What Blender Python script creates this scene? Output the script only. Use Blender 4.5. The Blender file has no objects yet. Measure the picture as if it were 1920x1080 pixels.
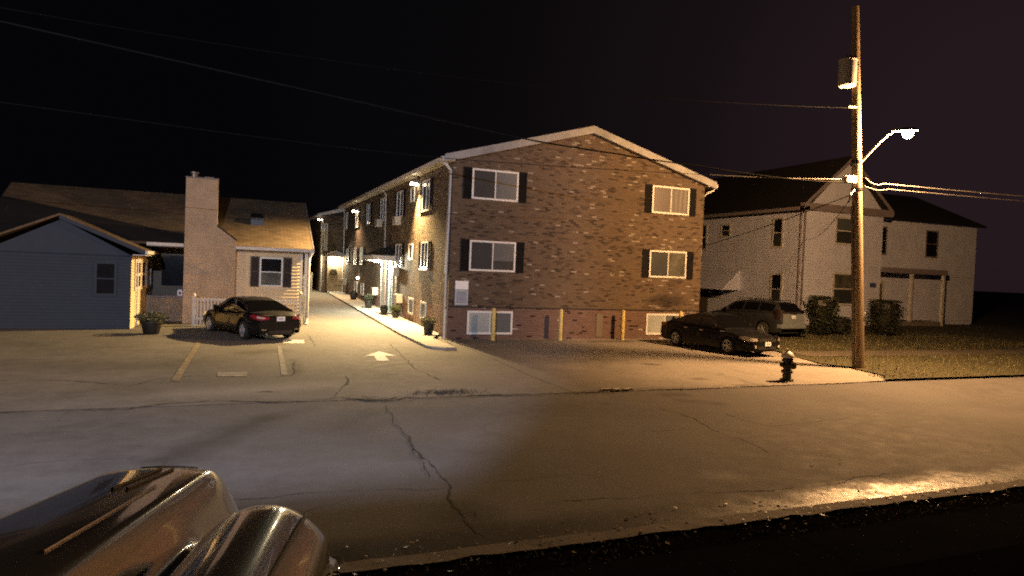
import bpy, bmesh, math, random
from mathutils import Vector, Matrix
random.seed(7)
SC = bpy.context.scene
COL = SC.collection
R = math.radians
def gh(y): return 0.0 if y < 28 else 0.02 * (min(y, 90) - 28)      # the ground climbs gently behind the car park

# ------------------------------------------------------------------ mesh builder
class MB:
    def __init__(s, off=(0, 0, 0)):
        s.v = []; s.f = []; s.o = Vector(off)
    def pt(s, p): s.v.append(tuple(Vector(p) - s.o)); return len(s.v) - 1
    def face(s, pts): s.f.append([s.pt(p) for p in pts]); return s
    def box(s, x0, x1, y0, y1, z0, z1):
        c = [(x0,y0,z0),(x1,y0,z0),(x1,y1,z0),(x0,y1,z0),(x0,y0,z1),(x1,y0,z1),(x1,y1,z1),(x0,y1,z1)]
        return s.hexa(c)
    def hexa(s, c):
        i = [s.pt(p) for p in c]
        for q in ((3,2,1,0),(4,5,6,7),(0,1,5,4),(1,2,6,5),(2,3,7,6),(3,0,4,7)): s.f.append([i[k] for k in q])
        return s
    def prism(s, poly, d):            # polygon pts extruded by vector d
        d = Vector(d); n = len(poly)
        a = [s.pt(p) for p in poly]; b = [s.pt(Vector(p) + d) for p in poly]
        s.f.append(a[::-1]); s.f.append(b)
        for k in range(n): s.f.append([a[k], a[(k+1) % n], b[(k+1) % n], b[k]])
        return s
    def tube(s, pts, r, n=8, caps=True):
        pts = [Vector(p) for p in pts]; rings = []
        rr = r if isinstance(r, (list, tuple)) else [r] * len(pts)
        for k, p in enumerate(pts):
            t = (pts[min(k+1, len(pts)-1)] - pts[max(k-1, 0)]).normalized()
            a = t.cross(Vector((0, 0, 1)))
            if a.length < 1e-3: a = t.cross(Vector((0, 1, 0)))
            a.normalize(); b = t.cross(a)
            rings.append([s.pt(p + (a*math.cos(2*math.pi*j/n) + b*math.sin(2*math.pi*j/n)) * rr[k]) for j in range(n)])
        for A, B in zip(rings, rings[1:]):
            for j in range(n): s.f.append([A[j], A[(j+1) % n], B[(j+1) % n], B[j]])
        if caps: s.f.append(rings[0][::-1]); s.f.append(rings[-1])
        return s
    def lathe(s, prof, c=(0,0,0), n=20, axis='z', ring=False):
        rings = []
        for r, h in prof:
            row = []
            for j in range(n):
                a = 2*math.pi*j/n; u, w = r*math.cos(a), r*math.sin(a)
                p = (u, w, h) if axis == 'z' else ((u, h, w) if axis == 'y' else (h, u, w))
                row.append(s.pt(Vector(c) + Vector(p)))
            rings.append(row)
        for A, B in zip(rings, rings[1:]):
            for j in range(n): s.f.append([A[j], A[(j+1) % n], B[(j+1) % n], B[j]])
        if not ring: s.f.append(rings[0][::-1]); s.f.append(rings[-1])
        return s
    def grid(s, rows, close=False):
        I = [[s.pt(p) for p in r] for r in rows]
        for A, B in zip(I, I[1:]):
            for j in range(len(A)-1): s.f.append([A[j], A[j+1], B[j+1], B[j]])
        return s
    def mesh(s, name, smooth=None, bevel=0):
        me = bpy.data.meshes.new(name); me.from_pydata(s.v, [], s.f); me.update()
        bm = bmesh.new(); bm.from_mesh(me)
        bmesh.ops.recalc_face_normals(bm, faces=bm.faces)
        if bevel: bmesh.ops.bevel(bm, geom=[e for e in bm.edges if len(e.link_faces) == 2 and e.calc_face_angle(0) > .6], offset=bevel, segments=2, affect='EDGES', profile=.6)
        bm.to_mesh(me); bm.free()
        if smooth:
            for p in me.polygons: p.use_smooth = True
            me.set_sharp_from_angle(angle=R(smooth))
        return me
def part(name, mb, mat, parent=None, label=None, smooth=None, kind=None, bevel=0):
    me = mb if isinstance(mb, bpy.types.Mesh) else mb.mesh(name, smooth, bevel)
    o = bpy.data.objects.new(name, me); COL.objects.link(o)
    if mat and not me.materials: me.materials.append(mat)
    if parent: o.parent = parent
    if label: o['label'] = label
    if kind: o['kind'] = kind
    return o
def thing(name, label, cat, loc=(0,0,0), rz=0, group=None):
    o = bpy.data.objects.new(name, None); COL.objects.link(o); o.empty_display_size = .2
    o.location = loc; o.rotation_euler = (0, 0, rz); o['label'] = label; o['category'] = cat
    if group: o['group'] = group
    return o
def tag(o, label, cat, group=None):
    o['label'] = label; o['category'] = cat
    if group: o['group'] = group
    return o
def copy_tree(o, parent=None):
    c = o.copy(); COL.objects.link(c)
    if parent: c.parent = parent
    for ch in list(o.children): copy_tree(ch, c)
    return c

# ------------------------------------------------------------------ materials
class NT:
    def __init__(s, name):
        s.m = bpy.data.materials.new(name); s.m.use_nodes = True
        s.t = s.m.node_tree; s.b = s.t.nodes['Principled BSDF']
        s.co = s.n('ShaderNodeTexCoord').outputs['Object']
    def n(s, typ, **k):
        nd = s.t.nodes.new(typ)
        for a, b in k.items(): setattr(nd, a, b)
        return nd
    def link(s, a, b): s.t.links.new(a, b)
    def val(s, sock, v):
        if hasattr(v, 'is_output'): s.link(v, sock)
        else: sock.default_value = v
    def noise(s, scale, detail=4, rough=.6, vec=None, dist=0):
        q = s.n('ShaderNodeTexNoise'); q.inputs['Scale'].default_value = scale
        q.inputs['Detail'].default_value = detail; q.inputs['Roughness'].default_value = rough; q.inputs['Distortion'].default_value = dist
        s.link(vec or s.co, q.inputs['Vector']); return q.outputs['Fac']
    def math(s, op, a, b=0.0, clamp=False):
        q = s.n('ShaderNodeMath', operation=op, use_clamp=clamp); s.val(q.inputs[0], a); s.val(q.inputs[1], b); return q.outputs[0]
    def ramp(s, fac, stops, interp='LINEAR'):
        q = s.n('ShaderNodeValToRGB'); q.color_ramp.interpolation = interp
        e = q.color_ramp.elements
        while len(e) < len(stops): e.new(.5)
        for k, (p, c) in zip(e, stops):
            k.position = p; k.color = c if len(c) == 4 else (*c, 1)
        s.val(q.inputs[0], fac); return q.outputs[0]
    def mix(s, fac, a, b, mode='MIX'):
        q = s.n('ShaderNodeMix', data_type='RGBA', blend_type=mode)
        s.val(q.inputs[0], fac)
        for sock, v in ((q.inputs[6], a), (q.inputs[7], b)):
            s.val(sock, v if hasattr(v, 'is_output') else (*v, 1) if len(v) == 3 else v)
        return q.outputs[2]
    def maprange(s, v, a, b, c=0., d=1.):
        q = s.n('ShaderNodeMapRange'); s.val(q.inputs[0], v)
        for k, x in zip((1,2,3,4), (a,b,c,d)): q.inputs[k].default_value = x
        return q.outputs[0]
    def bump(s, h, strength=.3, dist=.02):
        q = s.n('ShaderNodeBump'); q.inputs['Strength'].default_value = strength; q.inputs['Distance'].default_value = dist
        s.link(h, q.inputs['Height']); s.link(q.outputs[0], s.b.inputs['Normal'])
    def capsule(s, a, b, r0, r1, wob=.35):     # soft mask around the ground segment a-b
        sx = s.xy()
        if not hasattr(s, '_wob'):
            s._wob = s.noise(1.3, 5, .7)
        ax, ay = a; bx, by = b; dx, dy = bx-ax, by-ay; L2 = dx*dx+dy*dy or 1e-6
        px = s.math('SUBTRACT', sx[0], ax); py = s.math('SUBTRACT', sx[1], ay)
        t = s.math('DIVIDE', s.math('ADD', s.math('MULTIPLY', px, dx), s.math('MULTIPLY', py, dy)), L2, True)
        qx = s.math('SUBTRACT', px, s.math('MULTIPLY', t, dx)); qy = s.math('SUBTRACT', py, s.math('MULTIPLY', t, dy))
        d = s.math('SQRT', s.math('ADD', s.math('MULTIPLY', qx, qx), s.math('MULTIPLY', qy, qy)))
        d = s.math('ADD', d, s.math('MULTIPLY', s.math('SUBTRACT', s._wob, .5), wob * 2))
        return s.maprange(d, r0, r1, 1., 0.)
    def xy(s):
        if not hasattr(s, '_xyz'):
            q = s.n('ShaderNodeSeparateXYZ'); s.link(s.co, q.inputs[0]); s._xyz = q.outputs
        return s._xyz
def P(name, base, rough=.6, metal=0., var=.25, scale=3., spec=.5, coat=0., bump=0., bscale=40., emit=None, estr=0., alpha=None):
    t = NT(name); b = t.b
    c = tuple(base)
    lo = tuple(x*(1-var) for x in c); hi = tuple(min(1, x*(1+var)) for x in c)
    t.link(t.ramp(t.noise(scale, 6), [(.3, lo), (.7, hi)]), b.inputs['Base Color'])
    b.inputs['Roughness'].default_value = rough; b.inputs['Metallic'].default_value = metal
    b.inputs['Specular IOR Level'].default_value = spec
    b.inputs['Coat Weight'].default_value = coat; b.inputs['Coat Roughness'].default_value = .04
    if bump: t.bump(t.noise(bscale, 4), bump, .01)
    if emit: b.inputs['Emission Color'].default_value = (*emit, 1); b.inputs['Emission Strength'].default_value = estr
    return t.m

M = {}
def brick(name, white=.9, gain=1.):
    t = NT(name); g = t.n('ShaderNodeNewGeometry'); nn = t.n('ShaderNodeSeparateXYZ'); t.link(g.outputs['Normal'], nn.inputs[0])
    xyz = t.xy(); ax = t.math('ABSOLUTE', nn.outputs[0]); side = t.math('GREATER_THAN', ax, .5)
    u = t.math('ADD', t.math('MULTIPLY', xyz[0], t.math('SUBTRACT', 1., side)), t.math('MULTIPLY', xyz[1], side))
    cv = t.n('ShaderNodeCombineXYZ'); t.link(u, cv.inputs[0]); t.link(xyz[2], cv.inputs[1])
    b = t.n('ShaderNodeTexBrick'); t.link(cv.outputs[0], b.inputs['Vector'])
    for k, v in (('Scale', 1.), ('Brick Width', .25), ('Row Height', .078), ('Mortar Size', .008), ('Mortar Smooth', .2), ('Bias', 0.)): b.inputs[k].default_value = v
    b.inputs['Color1'].default_value = (0,0,0,1); b.inputs['Color2'].default_value = (1,1,1,1); b.inputs['Mortar'].default_value = (.5,.5,.5,1)
    tone = b.outputs['Color']
    clus = t.noise(.55, 3, .6, cv.outputs[0])                        # pale and black bricks come in loose clusters
    v = t.math('ADD', tone, t.math('MULTIPLY', t.math('SUBTRACT', clus, .5), .34))
    upper = t.ramp(v, [(0, (.038,.029,.023)), (.06, (.072,.051,.037)), (.2, (.120,.088,.062)), (.42, (.106,.077,.054)), (.62, (.134,.099,.070)), (.8, (.122,.089,.064)), (.97, (.26,.23,.195))], 'CONSTANT')
    lower = t.ramp(v, [(0, (.035,.020,.018)), (.05, (.15,.095,.078)), (.35, (.172,.112,.093)), (.65, (.158,.10,.083)), (.93, (.185,.125,.106)), (.99, (.40,.35,.32))], 'CONSTANT')
    low = t.math('LESS_THAN', xyz[2], 1.32)
    col = t.mix(low, upper, lower)
    col = t.mix(b.outputs['Fac'], col, (.10*gain, .082, .068))
    big = t.ramp(t.noise(.35, 6, .7), [(.25, (.86,.85,.84)), (.7, (1.08,1.07,1.06))])
    col = t.mix(1., col, big, 'MULTIPLY')
    fx = t.math('SUBTRACT', xyz[0], 10.4); fz = t.math('SUBTRACT', xyz[2], 1.75)       # dark blotch above the far basement window
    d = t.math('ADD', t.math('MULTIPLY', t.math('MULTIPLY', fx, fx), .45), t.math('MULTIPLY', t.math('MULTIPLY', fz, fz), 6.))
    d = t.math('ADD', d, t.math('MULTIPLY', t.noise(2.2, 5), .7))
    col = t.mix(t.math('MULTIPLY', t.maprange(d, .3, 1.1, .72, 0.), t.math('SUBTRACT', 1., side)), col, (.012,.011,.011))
    t.link(col, t.b.inputs['Base Color']); t.b.inputs['Roughness'].default_value = .85; t.b.inputs['Specular IOR Level'].default_value = .25
    h = t.math('ADD', t.math('SUBTRACT', 1., b.outputs['Fac']), t.math('MULTIPLY', t.noise(60, 3), .4))
    t.bump(h, .7, .012)
    return t.m
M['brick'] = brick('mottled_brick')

def asphalt(name, c, scale, stains=(), pale=(), wet=None, joints=None, contrast=1., spec=.4, fade=None):
    t = NT(name)
    fine = t.noise(34, 6, .85); mid = t.noise(2.2, 8, .72); big = t.noise(.28, 5, .65, dist=.6)
    g = t.math('ADD', t.math('ADD', t.math('MULTIPLY', t.math('SUBTRACT', fine, .5), 1.5*contrast), t.math('MULTIPLY', t.math('SUBTRACT', mid, .5), 1.0*contrast)), t.math('MULTIPLY', t.math('SUBTRACT', big, .5), 1.1*contrast))
    g = t.math('MAXIMUM', t.math('ADD', 1., g), .25)
    cc = t.n('ShaderNodeCombineColor')
    for k in range(3): t.link(t.math('MULTIPLY', g, c[k]), cc.inputs[k])
    col = cc.outputs[0]
    if fade:
        m_ = t.maprange(t.math('ADD', t.xy()[0], t.math('MULTIPLY', t.math('SUBTRACT', big, .5), 3.)), fade[0], fade[1], 0., 1.)
        c2 = t.n('ShaderNodeCombineColor')
        for k in range(3): t.link(t.math('MULTIPLY', g, fade[2][k]), c2.inputs[k])
        col = t.mix(m_, c2.outputs[0], col)
    # fine hairline crazing
    v = t.n('ShaderNodeTexVoronoi', feature='DISTANCE_TO_EDGE'); v.inputs['Scale'].default_value = .55
    wv = t.n('ShaderNodeMix', data_type='VECTOR'); 
    nz = t.n('ShaderNodeTexNoise'); nz.inputs['Scale'].default_value = 1.1; nz.inputs['Detail'].default_value = 5; t.link(t.co, nz.inputs['Vector'])
    wv.inputs[0].default_value = .25; t.link(t.co, wv.inputs[4]); t.link(nz.outputs['Color'], wv.inputs[5]); t.link(wv.outputs[1], v.inputs['Vector'])
    hair = t.maprange(v.outputs['Distance'], .0, .012, 1., 0.)
    gate = t.maprange(t.noise(.35, 3), .5, .62, 0., .55)
    col = t.mix(t.math('MULTIPLY', hair, gate), col, tuple(x*.35 for x in c))
    for a, b, r0, r1, k in stains: col = t.mix(t.math('MULTIPLY', t.capsule(a, b, r0, r1), k), col, tuple(x*.22 for x in c))
    for a, b, r0, r1, k in pale: col = t.mix(t.math('MULTIPLY', t.capsule(a, b, r0, r1), k), col, tuple(min(.5, x*2.2) for x in c))
    rough = t.maprange(mid, .3, .7, .78, .95)
    if joints:
        x = t.xy()
        for axis, step, off in joints:
            q = t.math('ABSOLUTE', t.math('SUBTRACT', t.math('FRACT', t.math('DIVIDE', t.math('SUBTRACT', x[axis], off), step)), .5))
            q = t.maprange(q, .5 - .012/step*1.6, .5, 0., .7)
            col = t.mix(q, col, tuple(z*.3 for z in c))
    if wet:
        y = t.xy()[1]; edge = t.math('ADD', y, t.math('MULTIPLY', t.math('SUBTRACT', t.noise(.8, 7, .78), .5), 1.3))
        w = t.maprange(edge, wet[0], wet[1], 1., 0.)
        near = t.maprange(t.math('ADD', y, t.math('MULTIPLY', t.math('SUBTRACT', t.noise(2.5, 5, .7), .5), .5)), 6.95, 7.3, 1., 0.)
        east = t.maprange(t.math('ADD', t.xy()[0], t.math('MULTIPLY', t.noise(1.1, 5, .7), 2.)), 4.6, 8.2, 0., 1.)
        dirt = t.math('MULTIPLY', w, t.maprange(t.xy()[0], 4., 9., .8, .45))
        col = t.mix(dirt, col, tuple(q*.42 for q in c))
        col = t.mix(t.math('MULTIPLY', near, t.maprange(t.xy()[0], 6., 9., .96, .5)), col, (.006,.005,.0045))
        puddle = t.math('MULTIPLY', t.math('MULTIPLY', w, east), t.maprange(t.noise(3.4, 8, .8), .35, .6, 1., .35))
        rm = t.n('ShaderNodeMix', data_type='FLOAT'); t.link(puddle, rm.inputs[0]); t.link(rough, rm.inputs[2]); rm.inputs[3].default_value = .17; rough = rm.outputs[0]
    t.link(col, t.b.inputs['Base Color']); t.link(rough, t.b.inputs['Roughness']); t.b.inputs['Specular IOR Level'].default_value = spec
    t.bump(fine, .3, .008)
    return t.m
M['road'] = asphalt('street_asphalt', (.094,.090,.089), 1,
    stains=[((-.78,10.83),(.69,13.24),.05,.55,.6), ((.69,13.24),(1.5,14.0),.0,.4,.35), ((1.9,12.33),(2.7,13.4),.05,.8,.42), ((9.97,14.04),(10.37,13.9),.0,.35,.7),
            ((9.99,13.2),(10.5,12.8),.05,.4,.6), ((2.6,7.6),(2.55,6.9),.1,.7,.8), ((4,12.5),(6,13.2),.0,1.2,.25), ((-6,7.0),(30,7.0),-.1,.55,.45)],
    pale=[((6.62,8.15),(6.85,8.07),-.02,.28,.8), ((8.6,8.2),(8.55,8.1),-.1,.18,.8), ((-3,15.0),(1.8,15.0),-.1,.5,.2)],
    wet=(6.85, 7.4))
M['patch'] = asphalt('old_asphalt', (.088,.078,.064), 1)
M['lot'] = asphalt('lot_asphalt', (.125,.117,.107), 1,
    stains=[((.66,22.68),(1.5,23.2),.0,.7,.7), ((-2,17.2),(1.5,17.9),.0,1.2,.3), ((3,19),(5,17),.0,1.2,.25), ((1.65,18.3),(1.8,21),.0,.25,.7), ((-6,21),(-1.5,20),.2,1.5,.3)],
    pale=[((-.8,15.9),(2.0,16.6),.05,.8,.45), ((4.4,15.2),(6,19),.0,1.6,.3)])
M['pad'] = asphalt('pad_concrete', (.25,.23,.205), 1,
    stains=[((14.3,25.5),(16.2,25.65),.0,.55,.75), ((12.7,18.9),(12.9,18.8),.0,.3,.8), ((12.3,16.0),(12.5,16.0),.0,.3,.7), ((12.95,14.9),(13.6,14.8),.0,.3,.6), ((8.5,25.6),(13,26.0),.1,.8,.4), ((17.5,22.5),(18.3,21),.1,.9,.35)],
    joints=[(0, 4.6, 5.6), (1, 5.4, 15.0)], contrast=.7, fade=(8.2, 12.5, (.125,.117,.107)))
M['walk'] = asphalt('walk_concrete', (.36,.34,.30), 1, joints=[(1, 1.5, .4)], contrast=.5)
M['kerb'] = asphalt('kerb_concrete', (.115,.10,.09), 1, contrast=1.3)
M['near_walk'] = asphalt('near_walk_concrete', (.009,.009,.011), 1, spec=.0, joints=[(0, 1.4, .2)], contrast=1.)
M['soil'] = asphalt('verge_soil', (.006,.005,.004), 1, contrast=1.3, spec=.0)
M['grass_ground'] = asphalt('lawn_ground', (.045,.042,.020), 1, contrast=1.3)
M['path'] = asphalt('sidewalk_concrete', (.10,.085,.066), 1, joints=[(0, 1.5, .3)], contrast=1.)
M['dark_ground'] = asphalt('back_ground', (.030,.028,.020), 1)
M['crack'] = P('crack_dirt', (.012,.010,.008), .95, var=.5, scale=6)
M['paint_white'] = P('worn_white_paint', (.62,.60,.56), .75, var=.45, scale=7)
M['paint_faded'] = P('faded_white_paint', (.22,.205,.18), .8, var=.6, scale=6)
M['paint_yellow'] = P('faded_yellow_paint', (.19,.155,.10), .8, var=.6, scale=4)
M['trim'] = P('white_trim', (.62,.60,.58), .5, var=.12, scale=2.5)
M['rake'] = P('gable_trim', (.27,.275,.29), .6, var=.3, scale=1.6)
M['vinyl'] = P('white_vinyl', (.72,.72,.71), .4, var=.06)
M['shutter'] = P('black_shutter', (.007,.0065,.008), .8, spec=.2, var=.3)
M['shingle'] = P('dark_shingle', (.03,.028,.027), .9, var=.4, scale=9, bump=.4)
M['bollard'] = P('yellow_bollard', (.60,.48,.17), .55, var=.25, scale=5)
M['black_metal'] = P('black_metal', (.012,.012,.012), .4, var=.3)
M['grey_metal'] = P('grey_metal', (.25,.25,.26), .4, .6, var=.2)
M['foliage'] = P('leaf', (.045,.06,.022), .7, var=.6, scale=9)
M['foliage_dry'] = P('dry_leaf', (.13,.12,.055), .8, var=.5, scale=9)
M['foliage_dark'] = P('dark_leaf', (.022,.028,.014), .7, var=.6, scale=6)
M['pot'] = P('black_pot', (.014,.013,.012), .5, var=.3)
M['chain'] = P('dark_flashing', (.012,.011,.011), .7)
M['wire'] = P('wire', (.005,.005,.005), .8, spec=.1)
M['wire_mid'] = P('weathered_cable', (.05,.047,.045), .7, spec=.2)
M['wire_grey'] = P('wire_bare', (.30,.28,.27), .4, .5)
M['rubber'] = P('rubber', (.012,.012,.012), .8)
M['carpaint'] = P('black_carpaint', (.005,.005,.006), .6, var=.1, spec=.1, coat=.4)
M['suv_rear_lit'] = P('lit_rear_carpaint', (.20,.23,.26), .4, .2, var=.06, coat=.8)  # SUV rear: the lamp light on it is put into a paler paint
M['suv_side_shaded'] = P('shaded_side_carpaint', (.022,.023,.026), .5, var=.1, spec=.15, coat=.5)  # SUV body: the shade on its sides is put into a darker paint
M['carglass'] = P('dark_glass', (.004,.004,.005), .04, var=.1, spec=.7)
M['chrome'] = P('chrome', (.6,.6,.6), .15, 1., var=.05)
M['alloy'] = P('alloy_rim', (.45,.46,.48), .35, .7, var=.1)
M['red_lens'] = P('red_lens', (.30,.006,.02), .15, var=.1, coat=1.)
M['clear_lens'] = P('clear_lens', (.55,.53,.50), .15, var=.15, coat=1.)
M['plate'] = P('number_plate', (.75,.76,.80), .35, var=.03)
M['plate_ink'] = P('plate_band', (.30,.36,.55), .5)
def blockwork(name, c, bw=.4, rh=.2, k=.86):
    t = NT(name); x = t.xy(); cv = t.n('ShaderNodeCombineXYZ'); t.link(t.math('ADD', x[0], t.math('MULTIPLY', x[1], .7)), cv.inputs[0]); t.link(x[2], cv.inputs[1])
    b = t.n('ShaderNodeTexBrick'); t.link(cv.outputs[0], b.inputs['Vector'])
    for q, v in (('Scale', 1.), ('Brick Width', bw), ('Row Height', rh), ('Mortar Size', .008), ('Bias', 0.)): b.inputs[q].default_value = v
    b.inputs['Color1'].default_value = (*[q*k for q in c], 1); b.inputs['Color2'].default_value = (*[q*1.08 for q in c], 1); b.inputs['Mortar'].default_value = (*[q*.86 for q in c], 1)
    st = t.ramp(t.noise(1.1, 7, .72), [(.3, (.72,.71,.70)), (.65, (1.06,1.06,1.06))])
    t.link(t.mix(1., b.outputs['Color'], st, 'MULTIPLY'), t.b.inputs['Base Color']); t.b.inputs['Roughness'].default_value = .9
    t.bump(t.math('ADD', t.math('MULTIPLY', t.noise(45, 3), .5), t.math('SUBTRACT', 1., b.outputs['Fac'])), .4, .012); return t.m
M['stucco'] = blockwork('painted_brick', (.46,.345,.235), .22, .075, .97)
M['block'] = blockwork('beige_block', (.32,.24,.16))
M['siding'] = P('cream_siding', (.68,.54,.33), .6, var=.07)
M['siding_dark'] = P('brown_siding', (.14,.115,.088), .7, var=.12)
M['siding_blue'] = P('blue_siding', (.02,.03,.052), .7, var=.12)
M['siding_white'] = P('white_siding', (.70,.74,.98), .65, var=.10, scale=1.2)
M['foundation'] = P('grey_foundation', (.22,.19,.18), .9, var=.2)
M['trim_dim'] = P('grey_trim', (.26,.23,.26), .6, var=.12)
M['wood_white'] = P('white_picket', (.66,.58,.47), .6, var=.12)
M['dark_pane'] = P('dark_window_glass', (.012,.012,.015), .08, var=.4, scale=1.5, spec=.6)
M['screen'] = P('screened_glass', (.10,.115,.13), .35, var=.12, scale=.8)
M['curtain_warm'] = P('curtained_glass_warm', (.18,.172,.168), .35, var=.2, scale=1.0)
M['curtain_green'] = P('curtained_glass_green', (.10,.10,.085), .2, var=.5, scale=2)
M['teal_door'] = P('glass_door', (.30,.42,.42), .25, var=.15)
M['ac'] = P('air_conditioner_shell', (.58,.54,.44), .5, var=.06)
M['sign_white'] = P('sign_white', (.85,.85,.86), .5, var=.02)
M['sign_grey'] = P('sign_panel', (.27,.30,.36), .5, var=.08)
M['sign_lines'] = P('sign_border', (.48,.50,.53), .5, var=.05)
M['hyd_cap'] = P('silver_cap', (.62,.58,.54), .45, .2, var=.12)
M['hyd_black'] = P('black_enamel', (.016,.015,.016), .4, var=.3)
M['transformer'] = P('grey_tank', (.36,.34,.35), .5, var=.06)
def blinds(name, c, step=.03, level=None, folds=0):
    t = NT(name); z = t.xy()[2]
    f = t.math('FRACT', t.math('DIVIDE', z, step))
    col = t.mix(t.maprange(f, .0, .5, 0., 1.), tuple(x*.62 for x in c), c)
    if folds: col = t.mix(t.maprange(t.math('SINE', t.math('ADD', t.math('MULTIPLY', t.xy()[0], folds), t.math('MULTIPLY', t.noise(1.2, 2), 5.))), -1., 1., 0., .75), c, tuple(x*.5 for x in c))
    if level: col = t.mix(t.math('LESS_THAN', z, level), col, tuple(x*.3 for x in c))
    t.link(t.mix(t.maprange(t.noise(1.4, 3), .3, .7, 0., .45), col, tuple(x*.5 for x in c)), t.b.inputs['Base Color']); t.b.inputs['Roughness'].default_value = .3
    t.b.inputs['Coat Weight'].default_value = .6; t.b.inputs['Coat Roughness'].default_value = .05
    return t.m
M['blind_grey'] = blinds('grey_blinds', (.17,.185,.20)); M['blind_dark'] = blinds('dark_blinds', (.055,.06,.068)); M['blind_white'] = blinds('white_blinds', (.42,.47,.48)); M['blind_warm'] = blinds('warm_blinds', (.16,.14,.14), folds=55.); M['blind_half'] = blinds('half_drawn_blinds', (.15,.16,.17), level=3.25); M['curtain_fold'] = blinds('folded_curtain', (.21,.20,.195), folds=26.)
def vertical_wood():
    t = NT('pole_wood'); mp = t.n('ShaderNodeMapping'); mp.inputs['Scale'].default_value = (14, 14, .7); t.link(t.co, mp.inputs[0])
    n = t.noise(1., 8, .75, mp.outputs[0])
    c = t.ramp(n, [(.28, (.05,.034,.022)), (.5, (.24,.175,.11)), (.75, (.36,.27,.18))])
    t.link(c, t.b.inputs['Base Color']); t.b.inputs['Roughness'].default_value = .85; t.bump(n, .7, .02); return t.m
M['pole'] = vertical_wood()
def shingles(name, c):
    t = NT(name); x = t.xy(); cv = t.n('ShaderNodeCombineXYZ'); t.link(x[0], cv.inputs[0]); t.link(x[1], cv.inputs[1])
    b = t.n('ShaderNodeTexBrick'); t.link(cv.outputs[0], b.inputs['Vector'])
    for k, v in (('Scale', 1.), ('Brick Width', .32), ('Row Height', .125), ('Mortar Size', .012), ('Bias', 0.)): b.inputs[k].default_value = v
    b.inputs['Color1'].default_value = (*[q*.7 for q in c], 1); b.inputs['Color2'].default_value = (*[q*1.25 for q in c], 1); b.inputs['Mortar'].default_value = (*[q*.45 for q in c], 1)
    t.link(t.mix(1., b.outputs['Color'], t.ramp(t.noise(.8, 6), [(.3, (.75,.75,.75)), (.7, (1.15,1.15,1.15))]), 'MULTIPLY'), t.b.inputs['Base Color'])
    t.b.inputs['Roughness'].default_value = .92; t.bump(b.outputs['Fac'], -.5, .02); return t.m
M['roof_brown'] = shingles('brown_shingle', (.15,.10,.055)); M['roof_black'] = shingles('black_roof_sheet', (.012,.011,.012)); M['roof_grey'] = shingles('grey_shingle', (.012,.010,.011))
def glow(name, c, s):
    m = bpy.data.materials.new(name); m.use_nodes = True; b = m.node_tree.nodes['Principled BSDF']
    b.inputs['Base Color'].default_value = (*c, 1); b.inputs['Emission Color'].default_value = (*c, 1); b.inputs['Emission Strength'].default_value = s; return m
M['sodium'] = glow('sodium_lens', (1., .62, .30), 60)
M['wallpack'] = glow('wall_lamp_lens', (1., .80, .48), 45)
M['canopy_glow'] = glow('canopy_lens', (1., .94, .72), 20)
M['flood_glow'] = glow('flood_lens', (.8, .85, 1.), 40)

def point(name, loc, power, color, r=.1, parent=None):
    d = bpy.data.lights.new(name, 'POINT'); d.energy = power; d.color = color; d.shadow_soft_size = r
    o = bpy.data.objects.new(name, d); COL.objects.link(o); o.location = loc
    if parent: o.parent = parent
    return o
def spot(name, loc, target, power, color, ang, blend, r=.08, parent=None):
    d = bpy.data.lights.new(name, 'SPOT'); d.energy = power; d.color = color; d.spot_size = R(ang); d.spot_blend = blend; d.shadow_soft_size = r
    o = bpy.data.objects.new(name, d); COL.objects.link(o); o.location = loc
    o.rotation_euler = (Vector(target) - Vector(loc)).to_track_quat('-Z', 'Y').to_euler()
    if parent: o.parent = parent
    return o

# ================================================================== SETTING
def struct(name, mb, m, parent=None, smooth=None): return part(name, mb, m, parent, smooth=smooth, kind='structure')
def sheet(poly_xy, z, nx=1):     # one flat polygon
    mb = MB(); mb.face([(x, y, z + gh(y)) for x, y in poly_xy]); return mb
def sheet_long(x0a, x1a, x0b, x1b, ys, z):  # strip following the ground slope
    mb = MB(); n = len(ys); rows = []
    for y in ys:
        t = (y - ys[0]) / (ys[-1] - ys[0]); rows.append([(x0a + (x0b-x0a)*t, y, z + gh(y)), (x1a + (x1b-x1a)*t, y, z + gh(y))])
    return mb.grid(rows)
g = MB(); g.grid([[(-500, y, gh(y) - .08), (500, y, gh(y) - .08)] for y in (5, 28, 90, 900)]); struct('ground', g, M['dark_ground'])
road = struct('road', sheet([(-250, 6.44), (250, 6.44), (250, 14.74), (-250, 14.74)], 0.), M['road'])
lot = struct('driveway', sheet_long(-60, 8.3, -60, 8.3, [14.7, 20, 28, 40, 60, 78], .006), M['lot'])
pad_poly = [(7.75, 14.58), (8.2, 14.58), (10, 14.66), (12, 14.6), (14, 14.7), (16, 14.66), (18.35, 14.85), (19.2, 15.6), (19.6, 17.2), (19.4, 18.4), (20.6, 21.7), (21.2, 27.2), (8.1, 27.2), (8.05, 24), (7.9, 20), (7.7, 17)]
pad = struct('parking_pad', sheet(pad_poly, .012), M['pad'])
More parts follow.
